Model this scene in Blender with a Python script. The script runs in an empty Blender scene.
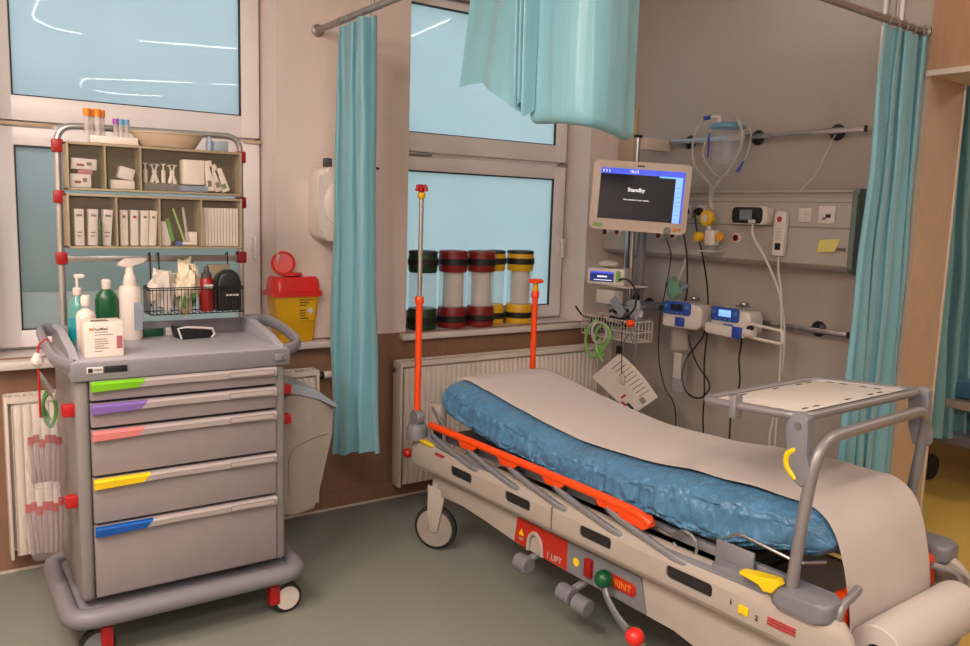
import bpy, bmesh, math, random
from mathutils import Vector, Matrix, Euler, noise
random.seed(7)
PI = math.pi
SC = bpy.context.scene
COL = SC.collection

# ------------------------------------------------------------------ materials
def lin(c):
    return tuple(((v/255)/12.92 if v/255 <= .04045 else ((v/255+.055)/1.055)**2.4) for v in c)
def new_mat(name):
    m = bpy.data.materials.new(name); m.use_nodes = True
    nt = m.node_tree; nt.nodes.clear()
    out = nt.nodes.new('ShaderNodeOutputMaterial')
    return m, nt, out
def mat(name, c, rough=.5, metal=0, vary=.06, scale=12, bump=0, bscale=60, bdist=.01, coat=0, emit=None, es=1, trans=0, alpha=1, spec=.5, stretch=None, sheen=0):
    m, nt, out = new_mat(name); n = nt.nodes; l = nt.links
    p = n.new('ShaderNodeBsdfPrincipled'); l.new(p.outputs[0], out.inputs[0])
    tc = n.new('ShaderNodeTexCoord'); src = tc.outputs['Object']
    if stretch:
        mp = n.new('ShaderNodeMapping'); mp.inputs['Scale'].default_value = stretch; l.new(src, mp.inputs[0]); src = mp.outputs[0]
    nz = n.new('ShaderNodeTexNoise'); nz.inputs['Scale'].default_value = scale; nz.inputs['Detail'].default_value = 4
    l.new(src, nz.inputs['Vector'])
    r = n.new('ShaderNodeValToRGB'); L = lin(c)
    r.color_ramp.elements[0].position = .3; r.color_ramp.elements[1].position = .7
    r.color_ramp.elements[0].color = (*[v*(1-vary) for v in L], 1); r.color_ramp.elements[1].color = (*[min(1, v*(1+vary)) for v in L], 1)
    l.new(nz.outputs[0], r.inputs[0]); l.new(r.outputs[0], p.inputs['Base Color'])
    p.inputs['Roughness'].default_value = rough; p.inputs['Metallic'].default_value = metal
    p.inputs['Coat Weight'].default_value = coat; p.inputs['Transmission Weight'].default_value = trans
    p.inputs['Alpha'].default_value = alpha; p.inputs['Specular IOR Level'].default_value = spec
    if sheen: p.inputs['Sheen Weight'].default_value = sheen
    if emit: p.inputs['Emission Color'].default_value = (*lin(emit), 1); p.inputs['Emission Strength'].default_value = es
    if bump:
        b = n.new('ShaderNodeBump'); b.inputs['Strength'].default_value = bump; b.inputs['Distance'].default_value = bdist
        n2 = n.new('ShaderNodeTexNoise'); n2.inputs['Scale'].default_value = bscale; n2.inputs['Detail'].default_value = 5
        l.new(src, n2.inputs['Vector']); l.new(n2.outputs[0], b.inputs['Height']); l.new(b.outputs[0], p.inputs['Normal'])
    return m
M = {}
def D(k, *a, **kw): M[k] = mat(k, *a, **kw)
D('wall_paint', (222,206,198), .7, vary=.02, bump=.04, bscale=200)
D('head_panel', (172,161,152), .42, vary=.012, scale=6, bump=.01, bscale=90, stretch=(1,6,.6))
D('ceiling_white', (215,212,205), .8, vary=.02)
D('wood', (138,104,82), .5, vary=.08, scale=7, stretch=(8,8,.5), bump=.05, bscale=40)
D('lintel_wood', (172,128,100), .5, vary=.08, scale=7, stretch=(8,8,.6))
D('frame_pvc', (232,226,226), .35, vary=.015)
D('sill_white', (214,204,200), .3, vary=.02)
D('gasket', (52,52,56), .6)
D('hinge_beige', (190,168,142), .5)
D('rod_grey', (150,142,138), .35, metal=.5)
D('cart_grey', (122,120,126), .42, vary=.02)
D('cart_body', (130,126,124), .4, vary=.02, bump=.02, bscale=300)
D('cart_top', (160,158,165), .4, vary=.03)
D('drawer_front', (140,130,131), .38, vary=.015)
D('handle_light', (172,162,162), .35, vary=.02)
D('lime', (120,190,30), .35); D('purple', (128,100,175), .35); D('salmon', (215,125,125), .35)
D('yellow', (235,200,20), .35); D('blue', (15,85,170), .35)
D('black', (22,22,24), .45); D('dark_rubber', (30,30,32), .7); D('dark_metal', (48,48,52), .5, metal=.3)
D('white_plastic', (220,208,200), .35, vary=.02); D('offwhite', (205,190,178), .4, vary=.02)
D('red', (172,24,24), .35); D('bed_red', (178,40,22), .4)
D('deep_red', (150,15,20), .4); D('orange', (240,75,15), .35, vary=.03)
D('steel', (170,168,170), .25, metal=.9, vary=.04); D('tube_grey', (138,134,136), .36, metal=.35)
D('alu', (185,183,180), .3, metal=.8); D('bin_beige', (150,136,112), .4)
D('bin_inner', (78,66,48), .5)
D('bed_white', (172,161,151), .4, vary=.02); D('bed_grey', (120,120,126), .45, vary=.03); D('bed_metal', (140,140,146), .38, metal=.4)
D('sheet_blue', (72,122,158), .28, vary=.10, scale=9, bump=.6, bscale=24, bdist=.03, stretch=(1,1,.45), sheen=.1)
D('paper', (196,186,181), .85, vary=.015, bump=.05, bscale=180)
D('card', (222,210,200), .7)
D('teal_liquid', (20,150,160), .25, vary=.1, trans=.15); D('green_bottle', (8,78,44), .3); D('teal_clear', (120,195,190), .2, trans=.5)
D('pink', (160,90,105), .5); D('print_grey', (110,95,90), .7); D('print_dark', (45,40,42), .6)
D('panel_grey', (178,170,162), .38, vary=.02); D('endcap_green', (105,120,112), .4); D('panel_line', (130,124,116), .5)
D('device_white', (214,204,196), .35, vary=.02); D('device_beige', (204,186,172), .4, vary=.02)
D('pump_blue', (40,75,165), .35); D('orange_yellow', (235,160,40), .4)
D('radiator', (222,209,198), .35, vary=.02); D('red_lid', (225,40,35), .35, coat=.2); D('yellow_bin', (225,170,15), .35, vary=.05)
D('laundry_grey', (142,135,125), .45, vary=.03); D('lid_blue', (138,148,160), .4)
D('cable_white', (215,208,200), .4); D('cable_black', (20,20,22), .45); D('sticky', (225,210,120), .7)
D('mask_green', (90,170,130), .3, alpha=.45); D('bag_green', (140,190,105), .4, alpha=.85)
D('caster_grey', (150,140,132), .5); D('chart_white', (200,192,188), .6)
D('cap_green', (22,55,24), .4); D('cap_red', (130,22,18), .4); D('cap_yellow', (225,175,20), .4)
D('needle_orange', (225,130,30), .45); D('label_white', (205,200,200), .5); D('dark_gray', (70,68,70), .5)
D('cup_blue', (95,160,200), .4, alpha=.75); D('cup_purple', (150,70,160), .4); D('glass_blue', (150,170,200), .2, alpha=.55)
D('sampler', (160,140,138), .3, alpha=.75)
D('bag_clear', (200,195,198), .10, alpha=.18, bump=.6, bscale=30, spec=1); D('clear', (215,210,205), .08, alpha=.16, spec=.8)
D('bin_front', (190,175,150), .05, alpha=.07, spec=1); D('jar_clear', (205,215,225), .06, alpha=.22, spec=1)
D('tubing', (205,196,190), .2, alpha=.45); D('canister_clear', (190,196,206), .15, alpha=.2)
D('gauze', (208,198,188), .8, bump=.3); D('leaf_green', (70,130,60), .6); D('ring_red', (190,40,50), .4)
D('dark_slot', (26,24,24), .8)
for k, c in (('screen_dark', (14,16,26)),):
    D(k, c, .12, emit=(26,28,40), es=.5)
D('screen_blue', (60,80,220), .2, emit=(75,95,235), es=.75); D('screen_light', (130,180,240), .2, emit=(135,185,250), es=.85)
D('screen_cyan', (90,190,230), .2, emit=(110,200,240), es=.8); D('screen_text', (230,230,235), .3, emit=(235,235,240), es=.8)
D('screen_grey', (90,92,96), .2, emit=(95,100,105), es=.35); D('screen_navy', (35,50,110), .2, emit=(40,55,120), es=.6)
D('led_tube', (255,255,250), .4, emit=(255,250,240), es=22); D('panel_light', (255,240,225), .5, emit=(255,222,196), es=7)

def floor_mat(name, c, blotch):
    m, nt, out = new_mat(name); n = nt.nodes; l = nt.links
    p = n.new('ShaderNodeBsdfPrincipled'); l.new(p.outputs[0], out.inputs[0])
    tc = n.new('ShaderNodeTexCoord')
    a = n.new('ShaderNodeTexNoise'); a.inputs['Scale'].default_value = 1.6; a.inputs['Detail'].default_value = 3; l.new(tc.outputs['Object'], a.inputs['Vector'])
    b = n.new('ShaderNodeTexNoise'); b.inputs['Scale'].default_value = 60; b.inputs['Detail'].default_value = 6; l.new(tc.outputs['Object'], b.inputs['Vector'])
    mx = n.new('ShaderNodeMix'); mx.data_type = 'RGBA'; L = lin(c)
    mx.inputs[6].default_value = (*[v*(1-blotch) for v in L], 1); mx.inputs[7].default_value = (*[v*(1+blotch) for v in L], 1)
    ad = n.new('ShaderNodeMath'); ad.operation = 'MULTIPLY_ADD'; ad.inputs[1].default_value = .5; l.new(b.outputs[0], ad.inputs[0])
    h = n.new('ShaderNodeMath'); h.operation = 'MULTIPLY'; h.inputs[1].default_value = .5; l.new(a.outputs[0], h.inputs[0]); l.new(h.outputs[0], ad.inputs[2])
    l.new(ad.outputs[0], mx.inputs[0]); l.new(mx.outputs[2], p.inputs['Base Color'])
    p.inputs['Roughness'].default_value = .42; p.inputs['Specular IOR Level'].default_value = .35
    bp = n.new('ShaderNodeBump'); bp.inputs['Strength'].default_value = .05; l.new(b.outputs[0], bp.inputs['Height']); l.new(bp.outputs[0], p.inputs['Normal'])
    return m
M['floor_green'] = floor_mat('floor_green', (130,133,123), .07)
M['floor_yellow'] = floor_mat('floor_yellow', (212,178,92), .08)

def curtain_mat():
    m, nt, out = new_mat('curtain_teal'); n = nt.nodes; l = nt.links
    p = n.new('ShaderNodeBsdfPrincipled'); tr = n.new('ShaderNodeBsdfTranslucent'); ms = n.new('ShaderNodeMixShader')
    tc = n.new('ShaderNodeTexCoord'); w = n.new('ShaderNodeTexNoise'); w.inputs['Scale'].default_value = 400
    l.new(tc.outputs['Object'], w.inputs['Vector'])
    r = n.new('ShaderNodeValToRGB'); a = lin((118,176,190)); b = lin((134,190,204))
    r.color_ramp.elements[0].color = (*a, 1); r.color_ramp.elements[1].color = (*b, 1)
    l.new(w.outputs[0], r.inputs[0]); l.new(r.outputs[0], p.inputs['Base Color']); l.new(r.outputs[0], tr.inputs[0])
    p.inputs['Roughness'].default_value = .34; p.inputs['Sheen Weight'].default_value = .3
    ms.inputs[0].default_value = .18; l.new(p.outputs[0], ms.inputs[1]); l.new(tr.outputs[0], ms.inputs[2]); l.new(ms.outputs[0], out.inputs[0])
    bp = n.new('ShaderNodeBump'); bp.inputs['Strength'].default_value = .04; l.new(w.outputs[0], bp.inputs['Height']); l.new(bp.outputs[0], p.inputs['Normal'])
    return m
M['curtain'] = curtain_mat()
def pane_mat():
    m, nt, out = new_mat('frosted_pane'); n = nt.nodes; l = nt.links
    tr = n.new('ShaderNodeBsdfTranslucent'); gl = n.new('ShaderNodeBsdfGlossy'); ms = n.new('ShaderNodeMixShader')
    tc = n.new('ShaderNodeTexCoord'); w = n.new('ShaderNodeTexNoise'); w.inputs['Scale'].default_value = 2.5; l.new(tc.outputs['Object'], w.inputs['Vector'])
    r = n.new('ShaderNodeValToRGB'); r.color_ramp.elements[0].color = (.74,.80,.80,1); r.color_ramp.elements[1].color = (.82,.86,.86,1)
    l.new(w.outputs[0], r.inputs[0]); l.new(r.outputs[0], tr.inputs[0])
    gl.inputs['Roughness'].default_value = .004
    fr = n.new('ShaderNodeFresnel'); fr.inputs[0].default_value = 1.45
    l.new(fr.outputs[0], ms.inputs[0]); l.new(tr.outputs[0], ms.inputs[1]); l.new(gl.outputs[0], ms.inputs[2]); l.new(ms.outputs[0], out.inputs[0])
    return m
M['pane'] = pane_mat()
M['pane_glow_paint'] = pane_mat()  # whiter copy of the pane, with the window's bright low band in its colour
for nd in M['pane_glow_paint'].node_tree.nodes:
    if nd.type == 'VALTORGB': nd.color_ramp.elements[0].color = (.97,.97,1,1); nd.color_ramp.elements[1].color = (1,1,1,1)

# ------------------------------------------------------------------ mesh helpers
def box(bm, x0, x1, y0, y1, z0, z1, bev=0, seg=2):
    r = bmesh.ops.create_cube(bm, size=1)
    vs = r['verts']
    for v in vs:
        v.co = Vector(((x0+x1)/2+v.co.x*(x1-x0), (y0+y1)/2+v.co.y*(y1-y0), (z0+z1)/2+v.co.z*(z1-z0)))
    if bev:
        bev = min(bev, .49*min(abs(x1-x0), abs(y1-y0), abs(z1-z0)))
        es = list({e for v in vs for e in v.link_edges})
        bmesh.ops.bevel(bm, geom=es, offset=bev, segments=seg, affect='EDGES', profile=.5)
    return bm
def BX(*a, **k): return box(bmesh.new(), *a, **k)
def frames(pts, closed=False):
    n = len(pts); T = []
    for i in range(n):
        if closed: t = pts[(i+1) % n]-pts[i-1]
        else: t = pts[min(i+1, n-1)]-pts[max(i-1, 0)]
        T.append(t.normalized() if t.length > 1e-9 else Vector((0,0,1)))
    up = Vector((0,0,1)) if abs(T[0].z) < .9 else Vector((1,0,0))
    N = (up-T[0]*up.dot(T[0])).normalized(); out = []
    for i in range(n):
        N = (N-T[i]*N.dot(T[i]))
        N = N.normalized() if N.length > 1e-6 else T[i].orthogonal().normalized()
        out.append((T[i], N, T[i].cross(N)))
    return out
def tube(bm, pts, r, seg=10, closed=False, flat=1.0):
    pts = [Vector(p) for p in pts]; fr = frames(pts, closed); rings = []
    for i, p in enumerate(pts):
        rr = r[i] if isinstance(r, (list, tuple)) else r
        t, nn, b = fr[i]
        rings.append([bm.verts.new(p+nn*math.cos(2*PI*k/seg)*rr+b*math.sin(2*PI*k/seg)*rr*flat) for k in range(seg)])
    m = len(rings)
    for i in range(m if closed else m-1):
        A, B_ = rings[i], rings[(i+1) % m]
        for k in range(seg): bm.faces.new((A[k], A[(k+1) % seg], B_[(k+1) % seg], B_[k]))
    if not closed:
        bm.faces.new(rings[0][::-1]); bm.faces.new(rings[-1])
    return bm
def TB(pts, r, **k): return tube(bmesh.new(), pts, r, **k)
def smooth(pts, n=6, closed=False):
    P = [Vector(p) for p in pts]; out = []; N = len(P)
    for i in range(N if closed else N-1):
        g = (lambda j: P[j % N]) if closed else (lambda j: P[max(0, min(N-1, j))])
        a, b, c, d = g(i-1), g(i), g(i+1), g(i+2)
        for k in range(n):
            t = k/n
            out.append(.5*((2*b)+(c-a)*t+(2*a-5*b+4*c-d)*t*t+(3*b-a-3*c+d)*t*t*t))
    if not closed: out.append(P[-1])
    return out
def fillet(pts, r, n=6):
    P = [Vector(p) for p in pts]; out = [P[0]]
    for i in range(1, len(P)-1):
        a = (P[i-1]-P[i]); b = (P[i+1]-P[i]); rr = min(r, a.length*.49, b.length*.49)
        p0 = P[i]+a.normalized()*rr; p2 = P[i]+b.normalized()*rr
        for k in range(n+1):
            t = k/n; out.append(p0*(1-t)**2+P[i]*2*t*(1-t)+p2*t*t)
    out.append(P[-1]); return out
def cyl(bm, p0, p1, r0, r1=None, seg=24):
    r1 = r0 if r1 is None else r1
    return tube(bm, [p0, p1], [r0, r1], seg=seg)
def CY(p0, p1, r0, r1=None, seg=24): return cyl(bmesh.new(), p0, p1, r0, r1, seg)
def lathe(bm, prof, c, axis='z', seg=28, sx=1, sy=1):
    c = Vector(c); rings = []
    for r, h in prof:
        ring = []
        for k in range(seg):
            a = 2*PI*k/seg; x, y = r*math.cos(a)*sx, r*math.sin(a)*sy
            o = {'z': (x, y, h), 'x': (h, x, y), 'y': (x, h, y)}[axis]
            ring.append(bm.verts.new(c+Vector(o)))
        rings.append(ring)
    for A, B_ in zip(rings, rings[1:]):
        for k in range(seg): bm.faces.new((A[k], A[(k+1) % seg], B_[(k+1) % seg], B_[k]))
    bm.faces.new(rings[0][::-1]); bm.faces.new(rings[-1])
    return bm
def LA(prof, c, **k): return lathe(bmesh.new(), prof, c, **k)
def prism(bm, poly, axis, a0, a1, bev=0, seg=2):
    """poly: 2D outline in the plane across the axis: x -> (y,z), y -> (x,z), z -> (x,y)"""
    def P3(p, a): return {'x': (a, p[0], p[1]), 'y': (p[0], a, p[1]), 'z': (p[0], p[1], a)}[axis]
    A = [bm.verts.new(P3(p, a0)) for p in poly]; B_ = [bm.verts.new(P3(p, a1)) for p in poly]
    n = len(poly); fs = []
    for k in range(n): fs.append(bm.faces.new((A[k], A[(k+1) % n], B_[(k+1) % n], B_[k])))
    fs.append(bm.faces.new(A[::-1])); fs.append(bm.faces.new(B_))
    if bev:
        es = list({e for f in fs[-2:] for e in f.edges})
        bmesh.ops.bevel(bm, geom=es, offset=bev, segments=seg, affect='EDGES', profile=.5)
    return bm
def PR(*a, **k): return prism(bmesh.new(), *a, **k)
def rrect(x0, x1, y0, y1, r, n=5):
    out = []
    for cx, cy, a in ((x1-r, y1-r, 0), (x0+r, y1-r, 90), (x0+r, y0+r, 180), (x1-r, y0+r, 270)):
        for k in range(n+1):
            t = math.radians(a+90*k/n); out.append((cx+r*math.cos(t), cy+r*math.sin(t)))
    return out
def grid(bm, f, nu, nv, closed_u=False):
    V = [[bm.verts.new(f(i/(nu if closed_u else nu-1), j/(nv-1))) for j in range(nv)] for i in range(nu)]
    for i in range(nu if closed_u else nu-1):
        for j in range(nv-1):
            bm.faces.new((V[i][j], V[(i+1) % nu][j], V[(i+1) % nu][j+1], V[i][j+1]))
    return V
def slab(bm, f, nu, nv, th):
    """closed sheet of thickness th along the local normal"""
    V = grid(bm, f, nu, nv); bm.normal_update()
    off = [[V[i][j].normal.copy() for j in range(nv)] for i in range(nu)]
    W = [[bm.verts.new(V[i][j].co-off[i][j]*th) for j in range(nv)] for i in range(nu)]
    for i in range(nu-1):
        for j in range(nv-1): bm.faces.new((W[i][j+1], W[i+1][j+1], W[i+1][j], W[i][j]))
    def st(a, b, c, d): bm.faces.new((a, b, c, d))
    for i in range(nu-1):
        st(V[i+1][0], V[i][0], W[i][0], W[i+1][0]); st(V[i][-1], V[i+1][-1], W[i+1][-1], W[i][-1])
    for j in range(nv-1):
        st(V[0][j], V[0][j+1], W[0][j+1], W[0][j]); st(V[-1][j+1], V[-1][j], W[-1][j], W[-1][j+1])
    return bm
def sphere(bm, c, r, sz=1, seg=20):
    m = Matrix.Translation(c) @ Matrix.Diagonal((1, 1, sz, 1))
    bmesh.ops.create_uvsphere(bm, u_segments=seg, v_segments=seg//2, radius=r, matrix=m); return bm
def SP(*a, **k): return sphere(bmesh.new(), *a, **k)
def text_bm(s, size, origin, rotz=0, th=.0006, align='CENTER', tilt=None):
    cu = bpy.data.curves.new('lettering', 'FONT'); cu.body = s; cu.size = size; cu.align_x = align; cu.align_y = 'CENTER'; cu.extrude = th; cu.offset = size*.018
    o = bpy.data.objects.new('lettering', cu); COL.objects.link(o)
    dg = bpy.context.evaluated_depsgraph_get(); me = bpy.data.meshes.new_from_object(o.evaluated_get(dg))
    bm = bmesh.new(); bm.from_mesh(me)
    mt = Matrix.Translation(origin) @ (tilt if tilt is not None else Matrix.Rotation(rotz, 4, 'Z')) @ Matrix.Rotation(PI/2, 4, 'X')
    bmesh.ops.transform(bm, matrix=mt, verts=bm.verts)
    bpy.data.objects.remove(o); bpy.data.curves.remove(cu); bpy.data.meshes.remove(me)
    return bm

INV = {}
def to_mesh(name, bm, m, ang=38):
    bmesh.ops.remove_doubles(bm, verts=bm.verts, dist=1e-6)
    bmesh.ops.recalc_face_normals(bm, faces=bm.faces)
    for f in bm.faces: f.smooth = True
    lim = math.radians(ang)
    for e in bm.edges:
        if len(e.link_faces) != 2 or e.calc_face_angle(0) > lim: e.smooth = False
    me = bpy.data.meshes.new(name); bm.to_mesh(me); bm.free()
    me.materials.append(M[m] if isinstance(m, str) else m)
    return me
def obj(name, bm, m, parent=None, label=None, ang=38, kind=None):
    if parent is not None and parent.name in INV:
        bmesh.ops.transform(bm, matrix=INV[parent.name], verts=bm.verts)
    o = bpy.data.objects.new(name, to_mesh(name, bm, m, ang)); COL.objects.link(o)
    if parent is not None:
        o.parent = parent
        if parent.name in INV: INV[o.name] = INV[parent.name]
    if label: o['label'] = label
    if kind: o['kind'] = kind
    return o
def tag(o, label, cat, group=None):
    o['label'] = label; o['category'] = cat
    if group: o['group'] = group
    return o
def thing(name, label, cat, loc=(0,0,0), rotz=0, group=None, local=False, rot=None):
    o = bpy.data.objects.new(name, None); COL.objects.link(o)
    o.location = loc; e = Euler(rot if rot else (0, 0, rotz)); o.rotation_euler = e
    o.empty_display_size = .05
    if not local: INV[o.name] = (Matrix.Translation(loc) @ e.to_matrix().to_4x4()).inverted()
    return tag(o, label, cat, group)
def solo(name, label, cat, bm, m, group=None, ang=38):
    """a thing of one mesh, its origin at the middle of its underside"""
    xs = [v.co.x for v in bm.verts]; ys = [v.co.y for v in bm.verts]; z = min(v.co.z for v in bm.verts)
    c = Vector(((min(xs)+max(xs))/2, (min(ys)+max(ys))/2, z))
    bmesh.ops.translate(bm, vec=-c, verts=bm.verts)
    o = obj(name, bm, m, ang=ang); o.location = c
    return tag(o, label, cat, group)
def struct(name, bm, m, parent=None):
    o = obj(name, bm, m, parent)
    if parent is None: o['kind'] = 'structure'
    return o
def cut(o, cutters):
    """boolean holes baked into the mesh"""
    c = bpy.data.objects.new('cutter', to_mesh('cutter', cutters, 'black')); COL.objects.link(c)
    md = o.modifiers.new('b', 'BOOLEAN'); md.object = c; md.operation = 'DIFFERENCE'; md.solver = 'EXACT'
    c.matrix_world = o.matrix_world
    bpy.context.view_layer.update()
    dg = bpy.context.evaluated_depsgraph_get(); me = bpy.data.meshes.new_from_object(o.evaluated_get(dg))
    bm = bmesh.new(); bm.from_mesh(me); bmesh.ops.triangulate(bm, faces=[f for f in bm.faces if len(f.verts) > 4]); bm.normal_update()
    for e in bm.edges: e.smooth = len(e.link_faces) == 2 and e.calc_face_angle(0) < math.radians(16)
    bm.to_mesh(me); bm.free()
    o.modifiers.clear(); o.data = me; bpy.data.objects.remove(c)
    return o

# ------------------------------------------------------------------ the room
H = 3.05
struct('floor', BX(-5.4, 0, -8.6, .0, -.05, 0), 'floor_green')
f2 = struct('floor_1', BX(0, 3.4, -8.6, .0, -.05, 0), 'floor_yellow')
f3 = struct('floor_2', BX(-.62, 0, -8.6, -1.66, -.004, .0015), 'floor_yellow')
struct('ceiling', BX(-5.4, 3.4, -8.6, .0, H, H+.06), 'ceiling_white')
wa = bmesh.new(); WT = .30
holes = ((-3.52, -2.30), (-1.565, -.27)); zs0, zs1 = .93, 2.805
box(wa, -5.4, -3.52, 0, WT, 0, H); box(wa, -2.30, -1.565, 0, WT, 0, H); box(wa, -.27, 3.4, 0, WT, 0, H)
for a, b in holes: box(wa, a, b, 0, WT, 0, .90); box(wa, a, b, 0, WT, zs1, H)
struct('wall_window', wa, 'wall_paint')
wd = BX(-5.4, -.135, -.012, 0, .10, .935)
struct('trim_1', wd, 'wood')
struct('baseboard_window', BX(-5.4, -.135, -.016, 0, 0, .10), 'wood')
# light edge of the floor covering turned up the wall
struct('baseboard_edge', BX(-5.4, -.135, -.019, -.016, .0, .012), 'offwhite')
wh = bmesh.new(); box(wh, 0, .31, -1.93, 0, 0, H)
struct('wall_head', wh, 'head_panel')
struct('trim_2', BX(-.0, .312, -1.942, -1.93, 0, 2.265), mat('jamb_wood', (176,150,128), .5, vary=.04))
struct('trim_3', BX(.300, .318, -1.947, -1.942, 0, 2.265, bev=.001), 'offwhite')
struct('wall_lintel', BX(-.012, .36, -8.6, -1.93, 2.29, H), 'lintel_wood')
struct('trim_4', BX(-.018, .36, -8.6, -1.925, 2.265, 2.29), 'offwhite')
struct('wall_left', BX(-5.5, -5.4, -8.6, 0, 0, H), 'wall_paint')
struct('wall_back', BX(-5.4, 3.4, -8.7, -8.6, 0, H), 'wall_paint')
struct('wall_right', BX(3.4, 3.5, -8.6, 0, 0, H), 'wall_paint')

def window(n, x0, x1):
    """two leaves one above the other, set back in the reveal"""
    y0, y1 = .20, .27
    w = bpy.data.objects.new('window_%d' % n, None); COL.objects.link(w); w['kind'] = 'structure'
    w.location = ((x0+x1)/2, .22, .93); INV[w.name] = Matrix.Translation(w.location).inverted()
    def ring(a, b, c, d, wd, yy0, yy1, bev=.004):
        bm = bmesh.new()
        box(bm, a, a+wd, yy0, yy1, c, d, bev); box(bm, b-wd, b, yy0, yy1, c, d, bev)
        box(bm, a+wd-.004, b-wd+.004, yy0, yy1, c, c+wd, bev); box(bm, a+wd-.004, b-wd+.004, yy0, yy1, d-wd, d, bev); return bm
    obj('frame', ring(x0, x1, .93, 2.80, .035, .235, .285), 'frame_pvc', w)
    obj('transom', BX(x0, x1, .235, .285, 1.90, 1.95), 'frame_pvc', w)
    a, b = x0+.018, x1-.018
    lo0 = .945
    for (c, d, pl, ph) in ((1.935, 2.785, 2.04, 2.745), (lo0, 1.908, 1.02, 1.83)):
        s = bmesh.new(); wd = .09
        box(s, a, a+wd, .20, .25, c, d, .005); box(s, b-wd, b, .20, .25, c, d, .005)
        box(s, a+wd-.005, b-wd+.005, .20, .25, c, pl, .004); box(s, a+wd-.005, b-wd+.005, .20, .25, ph, d, .004)
        sh = obj('sash', s, 'frame_pvc', w)
        g = bmesh.new(); A, B_ = a+wd, b-wd
        for q in ((A-.001, A+.007, pl, ph), (B_-.007, B_+.001, pl, ph), (A, B_, pl-.001, pl+.005), (A, B_, ph-.008, ph+.001)):
            box(g, q[0], q[1], .206, .226, q[2], q[3])
        obj('gasket', g, 'gasket', sh)
        if n == 1 and pl < 1.5:
            obj('pane', BX(A+.002, B_-.002, .220, .228, 1.19, ph-.002), 'pane', sh)
            obj('pane_glow_band', BX(A+.002, B_-.002, .218, .226, pl+.002, 1.188), 'pane_glow_paint', sh)  # bright band at the foot of the glass, painted by the whiter colour
        else: obj('pane', BX(A+.002, B_-.002, .220, .228, pl+.002, ph-.002), 'pane', sh)
    # slim hinge covers between the leaves, and the handle
    obj('hinge', BX(x1-.10, x1-.015, .185, .20, 1.908, 1.926, bev=.004), 'hinge_beige' if n == 1 else 'steel', w)
    obj('hinge', BX(x0+.0, x0+.26, .185, .20, 1.912, 1.928, bev=.004), 'hinge_beige' if n == 1 else 'steel', w)
    hb = BX(b-.055, b-.025, .19, .205, 1.38, 1.46, bev=.005); cyl(hb, (b-.04, .195, 1.44), (b-.04, .155, 1.44), .008); box(hb, b-.05, b-.03, .145, .16, 1.33, 1.45, .006)
    obj('handle', hb, 'frame_pvc', w)
    return w
window(1, -3.503, -2.295); window(2, -1.565, -.275)
struct('wall_shade_blocker', BX(-5.2, -2.0, .75, .9, -.6, 1.95), mat('shade_blocker', (190,200,170), .8))  # unseen wall, added to dim the first window's lower pane
struct('ground_outside', BX(-6, 4, .31, 8, -.7, -.6), 'leaf_green')
struct('window_1_sill', BX(-5.3, -2.035, -.09, -.0, .895, .93, bev=.008), 'sill_white')
struct('window_2_sill', BX(-1.61, -.235, -.055, .0, .895, .93, bev=.008), 'sill_white')
struct('window_1_ledge', BX(-3.52, -2.30, -.002, .30, .897, .9295), 'sill_white')
struct('window_2_ledge', BX(-1.565, -.27, -.002, .30, .897, .9295), 'sill_white')
# lighting: recessed ceiling panels and slim light lines
def ceiling_panel(x, y, s, lab):
    t = thing('ceiling_light', lab, 'ceiling light', (x, y, H), group='ceiling lights')
    fr = bmesh.new()
    for q in ((x-s, x+s, y-s, y-s+.02), (x-s, x+s, y+s-.02, y+s), (x-s, x-s+.02, y-s, y+s), (x+s-.02, x+s, y-s, y+s)): box(fr, *q, H-.025, H)
    obj('frame', fr, 'alu', t); obj('diffuser', BX(x-s+.02, x+s-.02, y-s+.02, y+s-.02, H-.02, H-.012), 'panel_light', t)
ceiling_panel(-4.6, -1.9, .3, 'square ceiling light above the drawer cart end of the room')
ceiling_panel(-.7, -3.7, .3, 'square ceiling light behind the foot of the bed')
ceiling_panel(-3.95, -2.9, .3, 'square ceiling light over the middle of the treatment room')
ceiling_panel(1.9, -3.2, .3, 'square ceiling light over the yellow-floored bay')
ceiling_panel(-3.9, -4.8, .3, 'square ceiling light at the rear of the treatment room')
for i, pts in enumerate(([(-3.08,-1.1,0), (-3.06,-1.86,0), (-2.98,-2.12,0), (-2.88,-2.26,0), (-2.70,-2.32,0)], [(-2.31,-2.29,0), (-1.63,-2.05,0), (-1.2,-1.9,0)],
        [(-2.24,-5.4,0), (-2.30,-4.95,0), (-2.19,-4.62,0), (-1.0,-3.94,0)], [(-2.09,-5.56,0), (-1.8,-5.68,0), (-1.41,-5.49,0)], [(-.83,-.95,0), (-.865,-.7,0), (-.90,-.4,0), (-.935,-.1,0)])):
    lab = ['curved light line over the cart', 'straight light line over the bed', 'light line with hooked end at the rear', 'short bent light line at the rear wall', 'light line near the second window'][i]
    solo('light_line', 'slim white ' + lab, 'light', TB(smooth([(-3.754+(x+3.754)*1.196, 4.345+(y-4.425)*1.196, H-.015) for x, y, _ in pts], 6), .006, seg=8), 'led_tube', group='slim ceiling light lines')
def area(loc, size, power, col, rot=(0, 0, 0), sy=None):
    L = bpy.data.lights.new('lamp', 'AREA'); L.energy = power; L.color = col; L.size = size
    if sy: L.shape = 'RECTANGLE'; L.size_y = sy
    o = bpy.data.objects.new('lamp', L); o.location = loc; o.rotation_euler = rot; COL.objects.link(o); return o
WARM = (1, .865, .775)
area((-4.6, -1.9, H-.03), .58, 44, WARM)
area((-3.95, -2.9, H-.03), .58, 34, WARM)
area((-.7, -3.7, H-.03), .58, 12, WARM)
area((-3.9, -4.8, H-.03), .58, 62, WARM)
area((1.9, -3.2, H-.03), .58, 14, WARM)
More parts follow.
